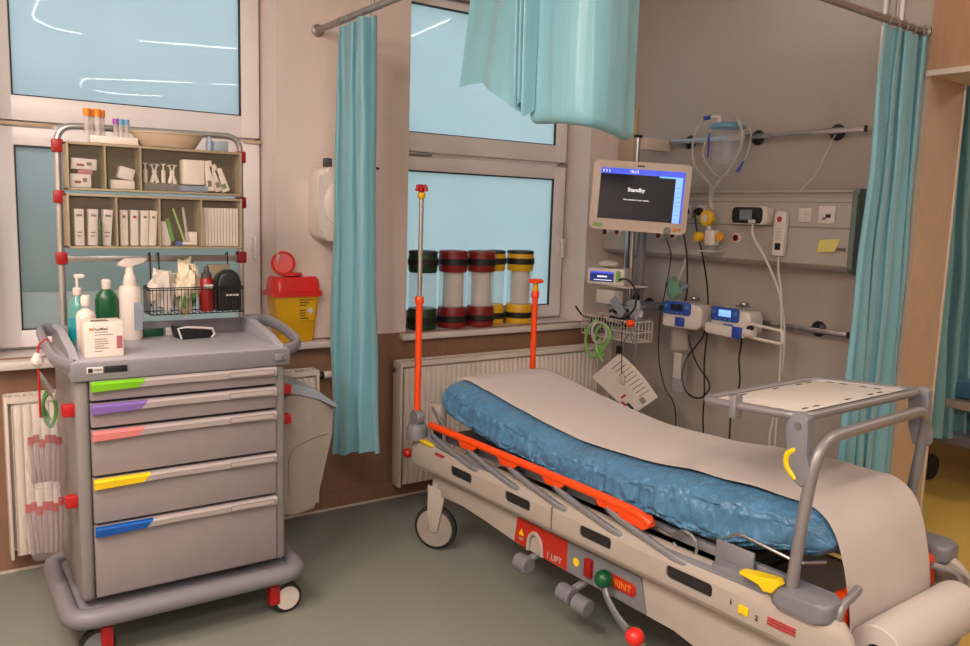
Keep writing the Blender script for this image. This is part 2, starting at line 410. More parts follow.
def add_fill_lamp(x, y, z, power, lab):  # unseen fill lamps, added to brighten the upper walls
    t = thing('added_fill_lamp', lab, 'lamp', (x, y, z))
    obj('rod', CY((x, y, z+.12), (x, y, H), .008), 'alu', t)
    obj('cap', LA([(.06, .10), (.05, .12), (.02, .14)], (x, y, z)), 'alu', t)
    L = bpy.data.lights.new('lamp', 'POINT'); L.energy = power; L.color = WARM; L.shadow_soft_size = .12
    o = bpy.data.objects.new('lamp', L); o.location = (x, y, z); COL.objects.link(o)
add_fill_lamp(-4.35, -2.5, 2.55, 48, 'added unseen fill lamp left of the drawer cart')
add_fill_lamp(-3.3, -5.6, 2.55, 60, 'added unseen fill lamp at the rear of the room')
w = bpy.data.worlds.new('dusk_sky'); SC.world = w; w.use_nodes = True
bg = w.node_tree.nodes['Background']; bg.inputs[0].default_value = (*lin((200,217,232)), 1); bg.inputs[1].default_value = 3.1

# curtain rail
rail = thing('curtain_rail', 'grey tubular curtain rail with round wall flanges high above the bed', 'curtain rail', (-2.09, -1.9, 2.462))
RZ = 2.462
obj('rail_tube', TB(fillet([(-2.09, -.01, RZ), (-2.09, -2.01, RZ), (-.01, -1.890, RZ)], .35, 14), .0155, seg=12), 'rod_grey', rail)
obj('wall_flange', LA([(.030, 0), (.030, -.010), (.020, -.018), (.016, -.035), (.013, -.036)], (-2.09, -.001, RZ), axis='y'), 'rod_grey', rail)
obj('wall_flange', LA([(.030, 0), (.030, -.010), (.020, -.018), (.016, -.035), (.013, -.036)], (-.001, -1.895, RZ), axis='x'), 'rod_grey', rail)
obj('support_rod', CY((-2.09, -.60, RZ), (-2.09, -.60, H), .008), 'rod_grey', rail)
obj('support_rod', CY((-.26, -1.904, RZ), (-.26, -1.904, H), .008), 'rod_grey', rail)

def curtain(name, label, path, ztop, zbot, folds, amp, seed, rings=True, spread=1.0, lean=(0,0), grp='teal bed curtains', th=.0015, zb2=None):
    """hanging cloth following path, gathered into folds"""
    P = [Vector(p) for p in path]; L = [0]
    for a, b in zip(P, P[1:]): L.append(L[-1]+(b-a).length)
    def at(s):
        s *= L[-1]
        for i in range(len(P)-1):
            if s <= L[i+1] or i == len(P)-2:
                t = (s-L[i])/(L[i+1]-L[i]); d = (P[i+1]-P[i]).normalized(); return P[i].lerp(P[i+1], t), Vector((-d.y, d.x, 0)), d
    rnd = random.Random(seed); ph = [rnd.uniform(0, 6) for _ in range(6)]
    mid = at(.5)[0]
    def f(u, v):
        p, nn, d = at(u)
        w = .55+.45*math.sin(PI*min(1, v*1.5+.25)); wob = .35*math.sin(3.1*v+ph[0])+.2*math.sin(7*v+ph[1])
        s1 = math.sin(2*PI*folds*u+wob+ph[2]+.8*math.sin(2*PI*u*1.7+ph[3]))
        a = amp*(.45+.55*v)*(1+.35*math.sin(5.3*u+ph[4]))
        off = a*(math.copysign(abs(s1)**.75, s1))+.012*math.sin(21*u+4*v+ph[5])*(1-v)
        q = mid+(p-mid)*(1+(spread-1)*v)
        zb = zbot+(0 if zb2 is None else (zb2-zbot)*u)+.008*math.sin(9*u+ph[0])
        z = ztop+(zb-ztop)*v
        pinch = .012*noise.noise(Vector((u*6, v*5, seed)))
        return Vector((q.x+nn.x*(off+pinch)+d.x*.012*math.cos(2*PI*folds*u*2)+lean[0]*v, q.y+nn.y*(off+pinch)+d.y*.012*math.cos(2*PI*folds*u*2)+lean[1]*v, z))
    t = thing(name, label, 'curtain', (mid.x, mid.y, zbot), group=grp)
    bm = bmesh.new(); slab(bm, f, int(folds*18)+8, 46, th)
    c = obj('cloth', bm, 'curtain', t, ang=80)
    hb = bmesh.new()
    slab(hb, lambda u, v: f(u, 1-.018*(1-v))+Vector((0, 0, 0)), int(folds*18)+8, 3, th*2.2)
    obj('hem', hb, 'curtain', c, ang=80)
    if rings:
        k = max(3, int(folds))
        for i in range(k):
            p, nn, d = at((i+.5)/k)
            c0 = Vector((p.x, p.y, RZ))
            ring = [c0+nn*math.cos(a)*.021+Vector((0, 0, 1))*(math.sin(a)*.024-.008) for a in [2*PI*j/14 for j in range(14)]]
            obj('ring', TB(ring, .0022, seg=6, closed=True), 'rod_grey', t)
    return t
curtain('curtain', 'long teal curtain gathered beside the first window over the white wall dispenser', [(-2.09, -.22, 0), (-2.085, -.60, 0)], 2.435, .36, 3.1, .030, 3, spread=1.32, zb2=.50)
curtain('curtain', 'long teal curtain gathered at the right end of the head wall near the wood jamb', [(-.405, -1.925, 0), (-.025, -1.900, 0)], 2.435, .44, 5.0, .027, 11, spread=1.14, zb2=.38)

# the lifted curtain hitched up over the bed
def lifted():
    t = thing('curtain', 'teal curtain hitched up in a short folded bundle hanging over the bed', 'curtain', (-2.05, -1.7, 1.85), group='teal bed curtains')
    def path(s):  # along rail, round the corner
        pts = fillet([(-2.09, -1.36, 0), (-2.09, -1.97, 0), (-1.86, -1.975, 0)], .22, 8)
        L = [0]
        for a, b in zip(pts, pts[1:]): L.append(L[-1]+(b-a).length)
        s *= L[-1]
        for i in range(len(pts)-1):
            if s <= L[i+1] or i == len(pts)-2:
                q = (s-L[i])/(L[i+1]-L[i]); d = (pts[i+1]-pts[i]).normalized(); return pts[i].lerp(pts[i+1], q), Vector((-d.y, d.x, 0)), d
    # left flap: a plain hanging panel with a ragged gathered corner
    def fa(u, v):
        p, nn, d = path(u*.46)
        a = .020*math.sin(2*PI*.8*u+.6)+.005*math.sin(2*PI*2.6*u+2*v)
        z = 2.435+(2.055-.17*max(0, (u-.35))**1.0*1.1-2.435)*v
        p = p+d*(-.045*v*(1-u))
        g = .045*v*v*max(0, u-.75)*4
        return Vector((p.x+nn.x*(a+g)-.02*v, p.y+nn.y*(a+g)+g, z))
    bm = bmesh.new(); slab(bm, fa, 60, 26, .0016); obj('left_flap', bm, 'curtain', t, ang=80)
    # tight gathered tail between the two
    def fb(u, v):
        p, nn, d = path(.42+.09*u)
        a = .028*math.sin(2*PI*3.2*u)
        return Vector((p.x+nn.x*a*(1-.2*v)-.035, p.y+nn.y*a-.01, 2.435+(1.945+.04*abs(math.sin(7*u))-.04*u-2.435)*v))
    bm = bmesh.new(); slab(bm, fb, 54, 24, .0016); obj('gathered_tail', bm, 'curtain', t, ang=80)
    # folded double body: goes down, turns at the bottom, and comes back up behind
    zf = lambda u: 1.892+.006*math.sin(5*u)-.042*u
    def fc(u, v):
        p, nn, d = path(.50+.5*u)
        a = .020*math.sin(2*PI*1.1*u+.5)+.006*abs(math.sin(PI*3.4*u+.6*v))+.004*noise.noise(Vector((u*8, v*6, 2)))
        r = .028
        zb = zf(u)
        tot = 2.435-zb
        L1 = tot-r; L2 = PI*r; L3 = tot-r-.05
        s = v*(L1+L2+L3)
        if s < L1: o, z = -r, 2.435-s
        elif s < L1+L2:
            th = (s-L1)/r; o, z = -r*math.cos(th), zb+r-r*math.sin(th)
        else: o, z = r, zb+r+(s-L1-L2)
        return Vector((p.x+nn.x*a-d.y*0+(-nn.x*o*-1 if False else nn.x*(-o))+0, p.y+nn.y*a+nn.y*(-o), z))
    bm = bmesh.new(); slab(bm, fc, 90, 60, .0016); obj('folded_body', bm, 'curtain', t, ang=80)
    def fd(u, v):
        p, nn, d = path(.93+.07*u)
        return Vector((p.x+.012+.03*math.sin(PI*u)*v+.045*u, p.y-.055+.05*u, 2.435+(1.89+.10*(1-u)-2.435)*v))
lifted()
curtain('curtain', 'long teal curtain hanging in the yellow-floored bay past the wood jamb', [(.80, -1.45, 0), (1.50, -1.60, 0)], 2.435, .34, 6.5, .045, 23, rings=False, spread=1.02, lean=(.14, -.0))
solo('curtain_rail', 'white curtain rail over the bay past the wood jamb', 'curtain rail', TB([(.1, -1.46, 2.445), (3.3, -1.56, 2.445)], .012), 'rod_grey')

# vertical service pipes on the head wall, cable duct in the corner
for y in (-1.70, -1.775): pass
solo('service_pipe', 'slim white pipe by the ceiling left of the right curtain', 'pipe', CY((-.015, -1.705, 2.30), (-.015, -1.705, H), .010), 'frame_pvc', group='slim white wall pipes')
solo('service_pipe', 'slim white pipe by the ceiling beside its twin, nearer the jamb', 'pipe', CY((-.015, -1.785, 2.30), (-.015, -1.785, H), .010), 'frame_pvc', group='slim white wall pipes')
solo('cable_duct', 'beige vertical cable duct in the corner above the service panel', 'duct', BX(-.032, 0, -.135, -.005, 1.755, 2.272, bev=.003), 'hinge_beige')

# ------------------------------------------------------------------ radiators
def radiator(x0, x1, label, valve, group='white panel radiators'):
    t = thing('radiator', label, 'radiator', ((x0+x1)/2, -.06, .09), group=group)
    z0, z1 = .09, .79
    def f(u, v):
        x = x0+.025+(x1-x0-.05)*u; s = (x-x0)/.0333; k = max(0, min(1, (.5-abs((s % 1)-.5))*4))
        e = min(1, min(v, 1-v)*18)
        return Vector((x, -.105-.010*k*e, z0+.012+(z1-z0-.05)*v))
    bm = bmesh.new(); n = int((x1-x0)/.0333*8)
    slab(bm, f, n, 14, -.002)
    obj('front_panel', bm, 'radiator', t, ang=60)
    obj('back_panel', BX(x0+.01, x1-.01, -.040, -.030, z0+.01, z1-.02, bev=.003), 'radiator', t)
    obj('end_cover', BX(x0, x0+.014, -.118, -.028, z0, z1, bev=.005), 'radiator', t)
    obj('end_cover', BX(x1-.014, x1, -.118, -.028, z0, z1, bev=.005), 'radiator', t)
    g = bmesh.new(); box(g, x0+.012, x1-.012, -.116, -.106, z1-.026, z1); box(g, x0+.012, x1-.012, -.040, -.030, z1-.026, z1)
    k = int((x1-x0)/.028)
    for i in range(k):
        x = x0+.02+(x1-x0-.04)*i/k; box(g, x, x+.006, -.106, -.04, z1-.012, z1-.004)
    obj('top_grille', g, 'radiator', t)
    fin = bmesh.new()
    for i in range(int((x1-x0)/.05)):
        x = x0+.03+i*.05; box(fin, x, x+.002, -.103, -.04, z0+.04, z1-.05)
    obj('convector_fins', fin, 'radiator', t)
    if valve:
        v = bmesh.new(); cyl(v, (x1, -.07, .752), (x1+.03, -.07, .752), .011); obj('valve_body', v, 'steel', t)
        obj('valve_head', LA([(.017, 0), (.019, .005), (.019, .05), (.015, .058)], (x1+.03, -.07, .752), axis='x'), 'white_plastic', t)
        obj('valve_ring', LA([(.0195, 0), (.0195, .010)], (x1+.028, -.07, .752), axis='x'), 'black', t)
    else:
        obj('air_vent', LA([(.014, 0), (.014, .004), (.006, .006), (.006, .014)], (x0-.0145, -.07, .745), axis='x'), 'steel', t)
radiator(-3.50, -2.12, 'white panel radiator behind the drawer cart under the first window', True)
radiator(-1.655, -.22, 'white panel radiator behind the head of the bed under the second window', False)

# towel dispenser on the wall behind the curtain
t = thing('towel_dispenser', 'white rounded paper towel dispenser on the wall behind the left curtain', 'dispenser', (-1.99, -.07, 1.44))
obj('body', PR(rrect(-2.135, -1.83, 1.44, 1.80, .05), 'y', -.0005, -.135, bev=.028, seg=4), 'white_plastic', t)
obj('front_disc', LA([(.125, 0), (.125, -.008), (.115, -.016), (.05, -.02)], (-1.985, -.134, 1.62), axis='y'), 'white_plastic', t)
obj('key_lock', BX(-2.085, -2.055, -.11, -.06, 1.80, 1.845, bev=.004), 'dark_gray', t)
solo('wall_stud', 'small dark oval stud on the white wall right of the left curtain', 'stud', LA([(.013, 0), (.013, -.006), (.009, -.010)], (-1.755, -.0005, 1.815), axis='y', sx=1, sy=.55), 'dark_metal')

# ------------------------------------------------------------------ sharps bin on the sill
t = thing('sharps_bin', 'yellow sharps bin with open red lid on the white sill', 'sharps bin', (-2.20, .01, .93))
sb = bmesh.new(); cx, cy = -2.213, .008
def loft(bm, secs):
    rings = [[bm.verts.new((x, y, z)) for x, y in rrect(cx_-a, cx_+a, cy_-b, cy_+b, r, 5)] for (cx_, cy_, a, b, r, z) in secs]
    for A, B_ in zip(rings, rings[1:]):
        n = len(A)
        for k in range(n): bm.faces.new((A[k], A[(k+1) % n], B_[(k+1) % n], B_[k]))
    bm.faces.new(rings[0][::-1]); bm.faces.new(rings[-1]); return bm
loft(sb, [(cx, cy, .084, .065, .02, .931), (cx, cy, .090, .070, .025, .94), (cx, cy, .116, .080, .03, 1.165)])
obj('body', sb, 'yellow_bin', t)
lb = bmesh.new(); loft(lb, [(cx, cy, .130, .090, .03, 1.160), (cx, cy, .130, .090, .03, 1.185), (cx, cy, .120, .082, .03, 1.187), (cx, cy, .115, .078, .03, 1.240), (cx, cy, .106, .068, .03, 1.256)])
lid = obj('lid', lb, 'red_lid', t)
obj('opening_rim', LA([(.055, 0), (.055, .012), (.045, .014)], (cx-.01, cy, 1.262)), 'red_lid', lid)
fl = LA([(.052, 0), (.060, .002), (.060, .012), (.052, .014), (.048, .008)], (0, 0, 0)); box(fl, -.012, .012, .055, .080, .0, .010, .003)
bmesh.ops.transform(fl, matrix=Matrix.Translation((cx-.055, cy-.01, 1.322)) @ Matrix.Rotation(math.radians(-16), 4, 'Z') @ Matrix.Rotation(math.radians(-18), 4, 'Y') @ Matrix.Rotation(math.radians(82), 4, 'X'), verts=fl.verts)
obj('flap', fl, 'red_lid', t)
lab = BX(cx+.0, cx+.085, cy-.0795, cy-.077, 1.035, 1.15); 
tl = Matrix.Translation((cx, cy, 1.09)) @ Matrix.Rotation(math.radians(-2.6), 4, 'X') @ Matrix.Translation((-cx, -cy, -1.09))
bmesh.ops.transform(lab, matrix=tl, verts=lab.verts); lo = obj('label_panel', lab, 'yellow_bin', t)
pr = bmesh.new()
for k in range(8):
    if k in (3,): continue
    w_ = [.078, .05, .035, .03, .03, .032, .028, .045][k]; box(pr, cx+.004, cx+.004+w_, cy-.0825, cy-.0785, 1.137-k*.013, 1.141-k*.013)
bmesh.ops.transform(pr, matrix=tl, verts=pr.verts); obj('print', pr, 'print_dark', lo)
dm = PR([(cx+.060, 1.085-.018), (cx+.078, 1.085), (cx+.060, 1.085+.018), (cx+.042, 1.085)], 'y', cy-.083, cy-.080); bmesh.ops.transform(dm, matrix=tl, verts=dm.verts); obj('hazard_diamond', dm, 'label_white', lo)

# ------------------------------------------------------------------ carriers on the second sill
def jar(x, y, r, cap, label, grp=None):
    z = .93; h = .45
    t = thing('carrier_tube', label, 'tube carrier', (x, y, z), group='carriers on the second sill')
    rc = r+.004
    cm = {'g': 'cap_green', 'r': 'cap_red', 'y': 'cap_yellow'}[cap]
    obj('bottom_cap', LA([(rc-.004, .001), (rc, .006), (rc, .11), (r, .122)], (x, y, z)), cm, t)
    obj('top_cap', LA([(r, h-.125), (rc, h-.11), (rc+.002, h-.045), (rc-.002, h-.02)], (x, y, z)), cm, t)
    obj('black_ring', LA([(rc+.001, h-.085), (rc+.006, h-.082), (rc+.006, h-.050), (rc+.001, h-.047)], (x, y, z)), 'black', t)
    obj('black_ring', LA([(rc+.001, .035), (rc+.005, .038), (rc+.005, .068), (rc+.001, .071)], (x, y, z)), 'black', t)
    obj('rim', LA([(rc-.002, h-.021), (rc+.002, h-.018), (rc, h-.004), (rc-.012, h)], (x, y, z)), 'black' if cap != 'r' else 'cap_red', t)
    obj('tube', LA([(r, .12), (r, h-.12)], (x, y, z), seg=32), 'jar_clear', t)
    if cap != 'g' and grp != 'empty': obj('paper_roll', LA([(r*.74, .124), (r*.76, .16), (r*.76, h-.135), (r*.7, h-.126)], (x+.004, y, z)), 'card', t)
jar(-1.400, .105, .078, 'g', 'clear carrier tube with green caps on the second sill')
jar(-1.195, .110, .080, 'r', 'clear red-capped carrier tube next to the green-capped one')
jar(-1.010, .090, .079, 'r', 'clear red-capped carrier tube standing before a yellow-capped one')
jar(-.875, .140, .060, 'y', 'clear yellow-capped carrier tube half behind a red-capped one', 'empty')
jar(-.700, .115, .078, 'y', 'clear yellow-capped carrier tube at the right end of the row')

# ------------------------------------------------------------------ the drawer cart
X0, X1, YF, YB = -3.348, -2.612, -.93, -.44
ct = thing('drawer_cart', 'grey medical drawer cart with coloured drawer tabs beneath the first window', 'cart', (-2.98, -.68, 0))
fr = bmesh.new()
box(fr, X0, X0+.045, YF, YB, .21, 1.0, .018, 3); box(fr, X1-.045, X1, YF, YB, .21, 1.0, .018, 3)
box(fr, X0+.02, X1-.02, YF+.03, YB, .205, .235); box(fr, X0+.02, X1-.02, YB-.02, YB-.002, .21, 1.0)
box(fr, X0+.02, X1-.02, YF+.03, YB, .97, 1.0)
obj('frame', fr, 'cart_body', ct)
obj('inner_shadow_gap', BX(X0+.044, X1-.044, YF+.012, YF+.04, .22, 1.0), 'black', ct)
# worktop with raised back rim and turned-up side arms
tp = bmesh.new()
box(tp, X0-.012, X1+.012, YF-.012, YB+.005, .998, 1.066, .012, 3)
top = obj('worktop', tp, 'cart_top', ct)
rim = BX(X0+.0, X1-.0, YB-.03, YB-.008, 1.06, 1.125, bev=.008)
obj('back_rim', rim, 'cart_grey', ct)
obj('front_fascia', BX(X0-.013, X1+.013, YF-.016, YF-.004, .998, 1.062, bev=.008), 'cart_grey', ct)
for s, xx in ((-1, X0), (1, X1)):
    def loop(dx): return [(xx+dx*s, YB-.02, 1.115), (xx+dx*s, YB-.15, 1.118), (xx+dx*s, YF+.13, 1.085), (xx+dx*s, YF+.02, 1.055)]
    a = bmesh.new(); e = .055 if s < 0 else .085
    tube(a, smooth([(xx+.005*s, YB-.01, 1.11), (xx+e*s*.8, YB-.04, 1.112), (xx+e*s, YB-.16, 1.108), (xx+e*s, YF+.16, 1.085), (xx+e*s*.8, YF+.05, 1.066), (xx+.0*s, YF+.01, 1.05)], 7), .024, seg=10, flat=.62)
    obj('side_handle', a, 'cart_grey', ct)
    b = bmesh.new()
    pp = [(YB-.008, 1.06), (YB-.008, 1.128), (YB-.15, 1.128), (YF+.12, 1.093), (YF-.005, 1.062), (YF+.04, 1.04)]
    prism(b, pp, 'x', xx-.022*s, xx+.006*s, bev=.004)
    obj('side_rim', b, 'cart_top', ct)
# drawers
ZD = [(.996, .925, 'lime'), (.918, .832, 'purple'), (.825, .662, 'salmon'), (.655, .492, 'yellow'), (.485, .224, 'blue')]
dx0, dx1 = -3.303, -2.657
for i, (zt, zb, c) in enumerate(ZD):
    d = obj('drawer', BX(dx0, dx1, YF-.014, YF+.02, zb+.004, zt, bev=.0015), 'drawer_front', ct)
    # full width lip handle, thicker on the left, rising to the right
    def lip(xa, xb, sa=0, sb=0):
        bm = bmesh.new()
        def zc(x): u = (x-dx0)/(dx1-dx0); return .032-.008*math.sin(PI*min(1, u*1.0))*.6
        n = 14; prof = []
        for k in range(n+1):
            x = xa+(xb-xa)*k/n; u = (x-dx0)/(dx1-dx0)
            zb_ = zt-.034+.012*math.sin(PI*u)**1.0*(.6 if u < .5 else .5)+.0*u
            yo = YF-.036+.010*max(0, (u-.25))
            r = []
            for (yy, zz) in ((YF-.013, zt-.001), (yo+.006, zt-.002), (yo, zt-.008), (yo+.004, zb_), (YF-.013, zb_+.004)):
                sh = (zz-(zt-.018))/.016*((sa if k == 0 else 0)+(sb if k == n else 0)); r.append(bm.verts.new((x+sh, yy, zz)))
            prof.append(r)
        for A, B_ in zip(prof, prof[1:]):
            for k in range(5): bm.faces.new((A[k], A[(k+1) % 5], B_[(k+1) % 5], B_[k]))
        bm.faces.new(prof[0][::-1]); bm.faces.new(prof[-1]); return bm
    cw = [.16, .165, .155, .17, .175][i]
    obj('handle', lip(dx0+cw+.0005, dx1, sa=.014), 'handle_light', d)
    obj('colour_tab', lip(dx0+.0008, dx0+cw, sb=.014), c, d, label='%s tab on the drawer handle' % c)
    obj('label_window', PR(rrect(dx0+.465, dx1-.012, zt-.026, zt-.006, .004), 'y', YF-.0345, YF-.030), 'drawer_front', d)
    lw = PR(rrect(dx0+.468, dx1-.015, zt-.0225, zt-.0095, .003), 'y', YF-.0352, YF-.034); obj('label_strip', lw, 'handle_light', d)
# nameplate, lock
npl = obj('nameplate', BX(-3.312, -3.262, YF-.019, YF-.015, 1.024, 1.046, bev=.001), 'label_white', ct)
obj('mark', BX(-3.308, -3.294, YF-.0205, YF-.0185, 1.028, 1.042), 'black', npl)
obj('print', BX(-3.290, -3.266, YF-.0205, YF-.0185, 1.034, 1.038), 'print_grey', npl)
obj('black_plate', BX(-3.258, -3.185, YF-.019, YF-.015, 1.024, 1.046, bev=.001), 'black', ct)
lk = bmesh.new(); box(lk, -2.665, -2.625, YF-.030, YF-.012, 1.020, 1.048, .004); lk2 = obj('lock', lk, 'cart_grey', ct)
obj('key', CY((-2.635, YF-.032, 1.034), (-2.635, YF-.052, 1.034), .004), 'steel', lk2)
# bumper
bmr = [(X0-.035, YF-.055), (X1+.035, YF-.055), (X1+.035, YB+.03), (X0-.035, YB+.03)]
bp = bmesh.new()
loop = fillet([(0, YF-.055, .17), (X1+.04, YF-.055, .17), (X1+.04, YB+.03, .17), (X0-.04, YB+.03, .17), (X0-.04, YF-.055, .17), (-2.98, YF-.055, .17)][1:5], .08, 8)
pl = fillet([(-2.98, YF-.06, .175), (X1+.04, YF-.06, .175), (X1+.04, YB+.03, .175), (X0-.04, YB+.03, .175), (X0-.04, YF-.06, .175), (-2.981, YF-.06, .175)], .085, 8)
tube(bp, pl[:-1], .034, seg=14, closed=True, flat=1)
obj('bumper', bp, 'cart_grey', ct)
obj('base_tray', PR(rrect(X0-.03, X1+.03, YF-.05, YB+.02, .06), 'z', .155, .185, bev=.006), 'cart_grey', ct)
for sx in (X0+.06, X1-.02):
    for sy in (YF-.01, YB-.04):
        k = obj('caster', BX(sx-.028, sx+.028, sy-.02, sy+.03, .095, .158, bev=.008), 'cart_grey', ct)
        wx, lx = (sx+.014, sx-.060) if sx > -3 else (sx-.020, sx-.012)
        obj('wheel', LA([(.045, -.014), (.060, -.011), (.0605, 0), (.060, .011), (.045, .014)], (wx, sy-.01, .0605), axis='y'), 'dark_rubber', k)
        obj('wheel_hub', LA([(.005, -.019), (.047, -.016), (.047, .016)], (wx, sy-.01, .0605), axis='y'), 'device_white' if sx > -3 else 'bed_grey', k)
        obj('brake_lever', BX(lx, lx+.042, sy-.034, sy+.02, .045, .125, bev=.008), 'red', k)
# rack behind the worktop
RY = -.45
rk = obj('rack_frame', TB(fillet([(-3.311, RY, 1.0), (-3.311, RY, 1.875), (-2.625, RY, 1.885), (-2.625, RY, 1.0)], .065, 8), .0125, seg=12), 'alu', ct)
obj('crossbar', BX(-3.31, -2.625, RY-.012, RY-.004, 1.366, 1.392, bev=.002), 'alu', rk)
obj('crossbar', BX(-3.31, -2.625, RY-.012, RY-.004, 1.79, 1.81, bev=.002), 'alu', rk)
obj('crossbar', BX(-3.31, -2.625, RY-.012, RY-.004, 1.60, 1.62, bev=.002), 'alu', rk)
for x in (-3.311, -2.625):
    for z in (1.80, 1.612, 1.382): obj('clamp', BX(x-.019, x+.019, RY-.024, RY+.02, z-.024, z+.024, bev=.006), 'deep_red', rk)
# side rail with clamps at the left flank
sr = obj('side_rail', BX(X0-.06, X0-.05, YF+.05, YB-.02, .93, .955, bev=.002), 'alu', ct)
for z in (.895, .575):
    obj('clamp', BX(X0-.038, X0+.004, YF+.015, YF+.05, z-.022, z+.022, bev=.006), 'red', ct)
for z in (.885, .765):
    obj('clamp', BX(X1-.004, X1+.045, YF+.05, YF+.09, z-.02, z+.02, bev=.006), 'red', ct)
# waste bin hung at the right flank
wb = thing('waste_bin', 'grey tapered waste bin with sloping lid hung at the right flank of the cart', 'waste bin', (-2.47, -.66, .26))
poly = [(-2.585, .34), (-2.595, .42), (-2.595, .80), (-2.56, .842), (-2.50, .842), (-2.42, .815), (-2.345, .755), (-2.358, .66), (-2.425, .375), (-2.435, .34), (-2.52, .325)]
obj('body', PR(poly, 'y', -.80, -.50, bev=.012, seg=3), 'laundry_grey', wb)
obj('lid', PR([(-2.575, .846), (-2.575, .885), (-2.53, .888), (-2.44, .862), (-2.335, .782), (-2.342, .762), (-2.42, .820), (-2.50, .8465)], 'y', -.806, -.494, bev=.006), 'lid_blue', wb)  # lid's lighter blue-grey is reflected light put into the colour
obj('moulded_rib', TB(smooth([(-2.545, -.803, .42), (-2.548, -.803, .56), (-2.52, -.803, .62), (-2.45, -.803, .655), (-2.385, -.803, .665)], 6), .004, seg=6), 'laundry_grey', wb)

# ------------------------------------------------------------------ tilt bins and what is in them
def bins(z0, z1, xs, label):
    t = thing('tilt_bin_rack', label, 'storage bin', (-2.98, -.53, z0), group='tilt bin racks')
    a, b = xs[0], xs[-1]; yb = -.466; yf = -.585
    h = bmesh.new()
    obj('back_panel', BX(a+.004, b-.004, yb-.006, yb-.002, z0+.004, z1-.004), 'bin_inner', t)
    box(h, a, b, yb-.002, yb, z0, z1); box(h, a, b, yf, yb, z0, z0+.009, .002); box(h, a, b, yf+.01, yb, z1-.010, z1, .002)
    box(h, a, a+.006, yf, yb, z0, z1, .001); box(h, b-.006, b, yf, yb, z0, z1, .001)
    obj('housing', h, 'bin_beige', t)
    for xa, xb in zip(xs, xs[1:]):
        if xb != xs[-1]: obj('divider', BX(xb-.003, xb+.003, yf-.003, yb-.005, z0+.009, z1-.010), 'bin_beige', t)
        d = obj('bin', BX(xa+.008, xb-.008, yf-.002, yf+.001, z0+.012, z1-.048), 'bin_front', t)
        obj('grip_lip', PR([(yf-.002, z1-.048), (yf-.014, z1-.044), (yf+.012, z1-.014), (yf+.014, z1-.018)], 'x', xa+.008, xb-.008), 'bin_front', d)
    return t
bins(1.637, 1.812, [-3.298, -3.172, -3.048, -2.662], 'beige tilt bin rack with three compartments, upper one of the cart rack')
bins(1.424, 1.626, [-3.302, -3.137, -2.983, -2.825, -2.662], 'beige tilt bin rack with four compartments, lower one of the cart rack')
def pack(x, y, z, w, d, h, m, label, cat='package', group=None, ry=0, rz=0, name='sterile_pack', bev=.003, extra=None):
    t = thing(name, label, cat, (x, y, z), rot=(0, ry, rz), group=group, local=True)
    obj('wrapper', BX(-w/2, w/2, -d/2, d/2, 0, h, bev=bev), m, t)
    if extra:
        for (a, b, c, e, mm) in extra: obj('print', BX(a*w-w/2, b*w-w/2, -d/2-.0006, -d/2+.0006, c*h, e*h), mm, t)
    return t
ex = [(.2, .8, .80, .86, 'print_grey'), (.25, .75, .35, .38, 'print_grey'), (.25, .7, .25, .28, 'print_grey')]
# lower row, compartment 1: three labelled packs
for i, x in enumerate((-3.262, -3.218, -3.172)):
    pack(x, -.535, 1.4345, .032, .06, .135, 'chart_white', ['upright white labelled pack at the left end of the lower bins', 'upright white labelled pack between two like it in the lower left bin', 'upright white labelled pack tilted at the right of the lower left bin'][i], group='labelled packs in the lower left bin', ry=[0, .04, .08][i], extra=ex)
solo('green_capped_vial', 'dark green capped vial between white packs in the lower left bin', 'vial', LA([(.008, 0), (.008, .09), (.005, .10)], (-3.195, -.578, 1.4345)), 'cap_green')
for i, x in enumerate((-3.108, -3.072, -3.037, -3.008)):
    pack(x, -.535, 1.4345, .028, .06, .135, 'gauze', ['narrow cream pack leftmost in the second lower bin', 'narrow cream pack second in the second lower bin', 'narrow cream pack third in the second lower bin', 'narrow cream pack rightmost in the second lower bin'][i], group='cream packs in the second lower bin', ry=.02*i, extra=[(.3, .7, .78, .85, 'deep_red' if i == 1 else 'print_grey')])
# compartment 3
pack(-2.955, -.53, 1.4345, .036, .06, .095, 'white_plastic', 'small white box at the left of the third lower bin', name='small_box')
solo('green_dressing', 'rolled green dressing leaning in the third lower bin', 'dressing', TB([(-2.930, -.56, 1.455), (-2.950, -.56, 1.54)], .009), 'leaf_green')
solo('swab_stick', 'pale swab stick leaning across the third lower bin', 'swab', TB([(-2.885, -.575, 1.44), (-2.925, -.55, 1.58)], .004), 'bag_green')
solo('swab_stick', 'clear swab stick standing upright in the third lower bin', 'swab', TB([(-2.875, -.57, 1.44), (-2.885, -.54, 1.585)], .006), 'tubing')
pack(-2.853, -.53, 1.4345, .034, .06, .055, 'white_plastic', 'low white box at the right of the third lower bin', name='small_box', bev=.002)
st = thing('syringe', 'short syringe with blue cap lying low in the third lower bin', 'syringe', (-2.90, -.575, 1.444), local=True)
obj('barrel', CY((0, 0, 0), (.05, 0, 0), .007), 'device_white', st); obj('cap', CY((-.02, 0, 0), (.0, 0, 0), .009), 'blue', st)
# compartment 4 twelve thin packs
for i in range(12):
    pack(-2.812+i*.0122, -.53, 1.4345, .010, .07, .152, 'gauze', 'thin white sachet standing in the row filling the right lower bin', group='sachets in the right lower bin', bev=.001)
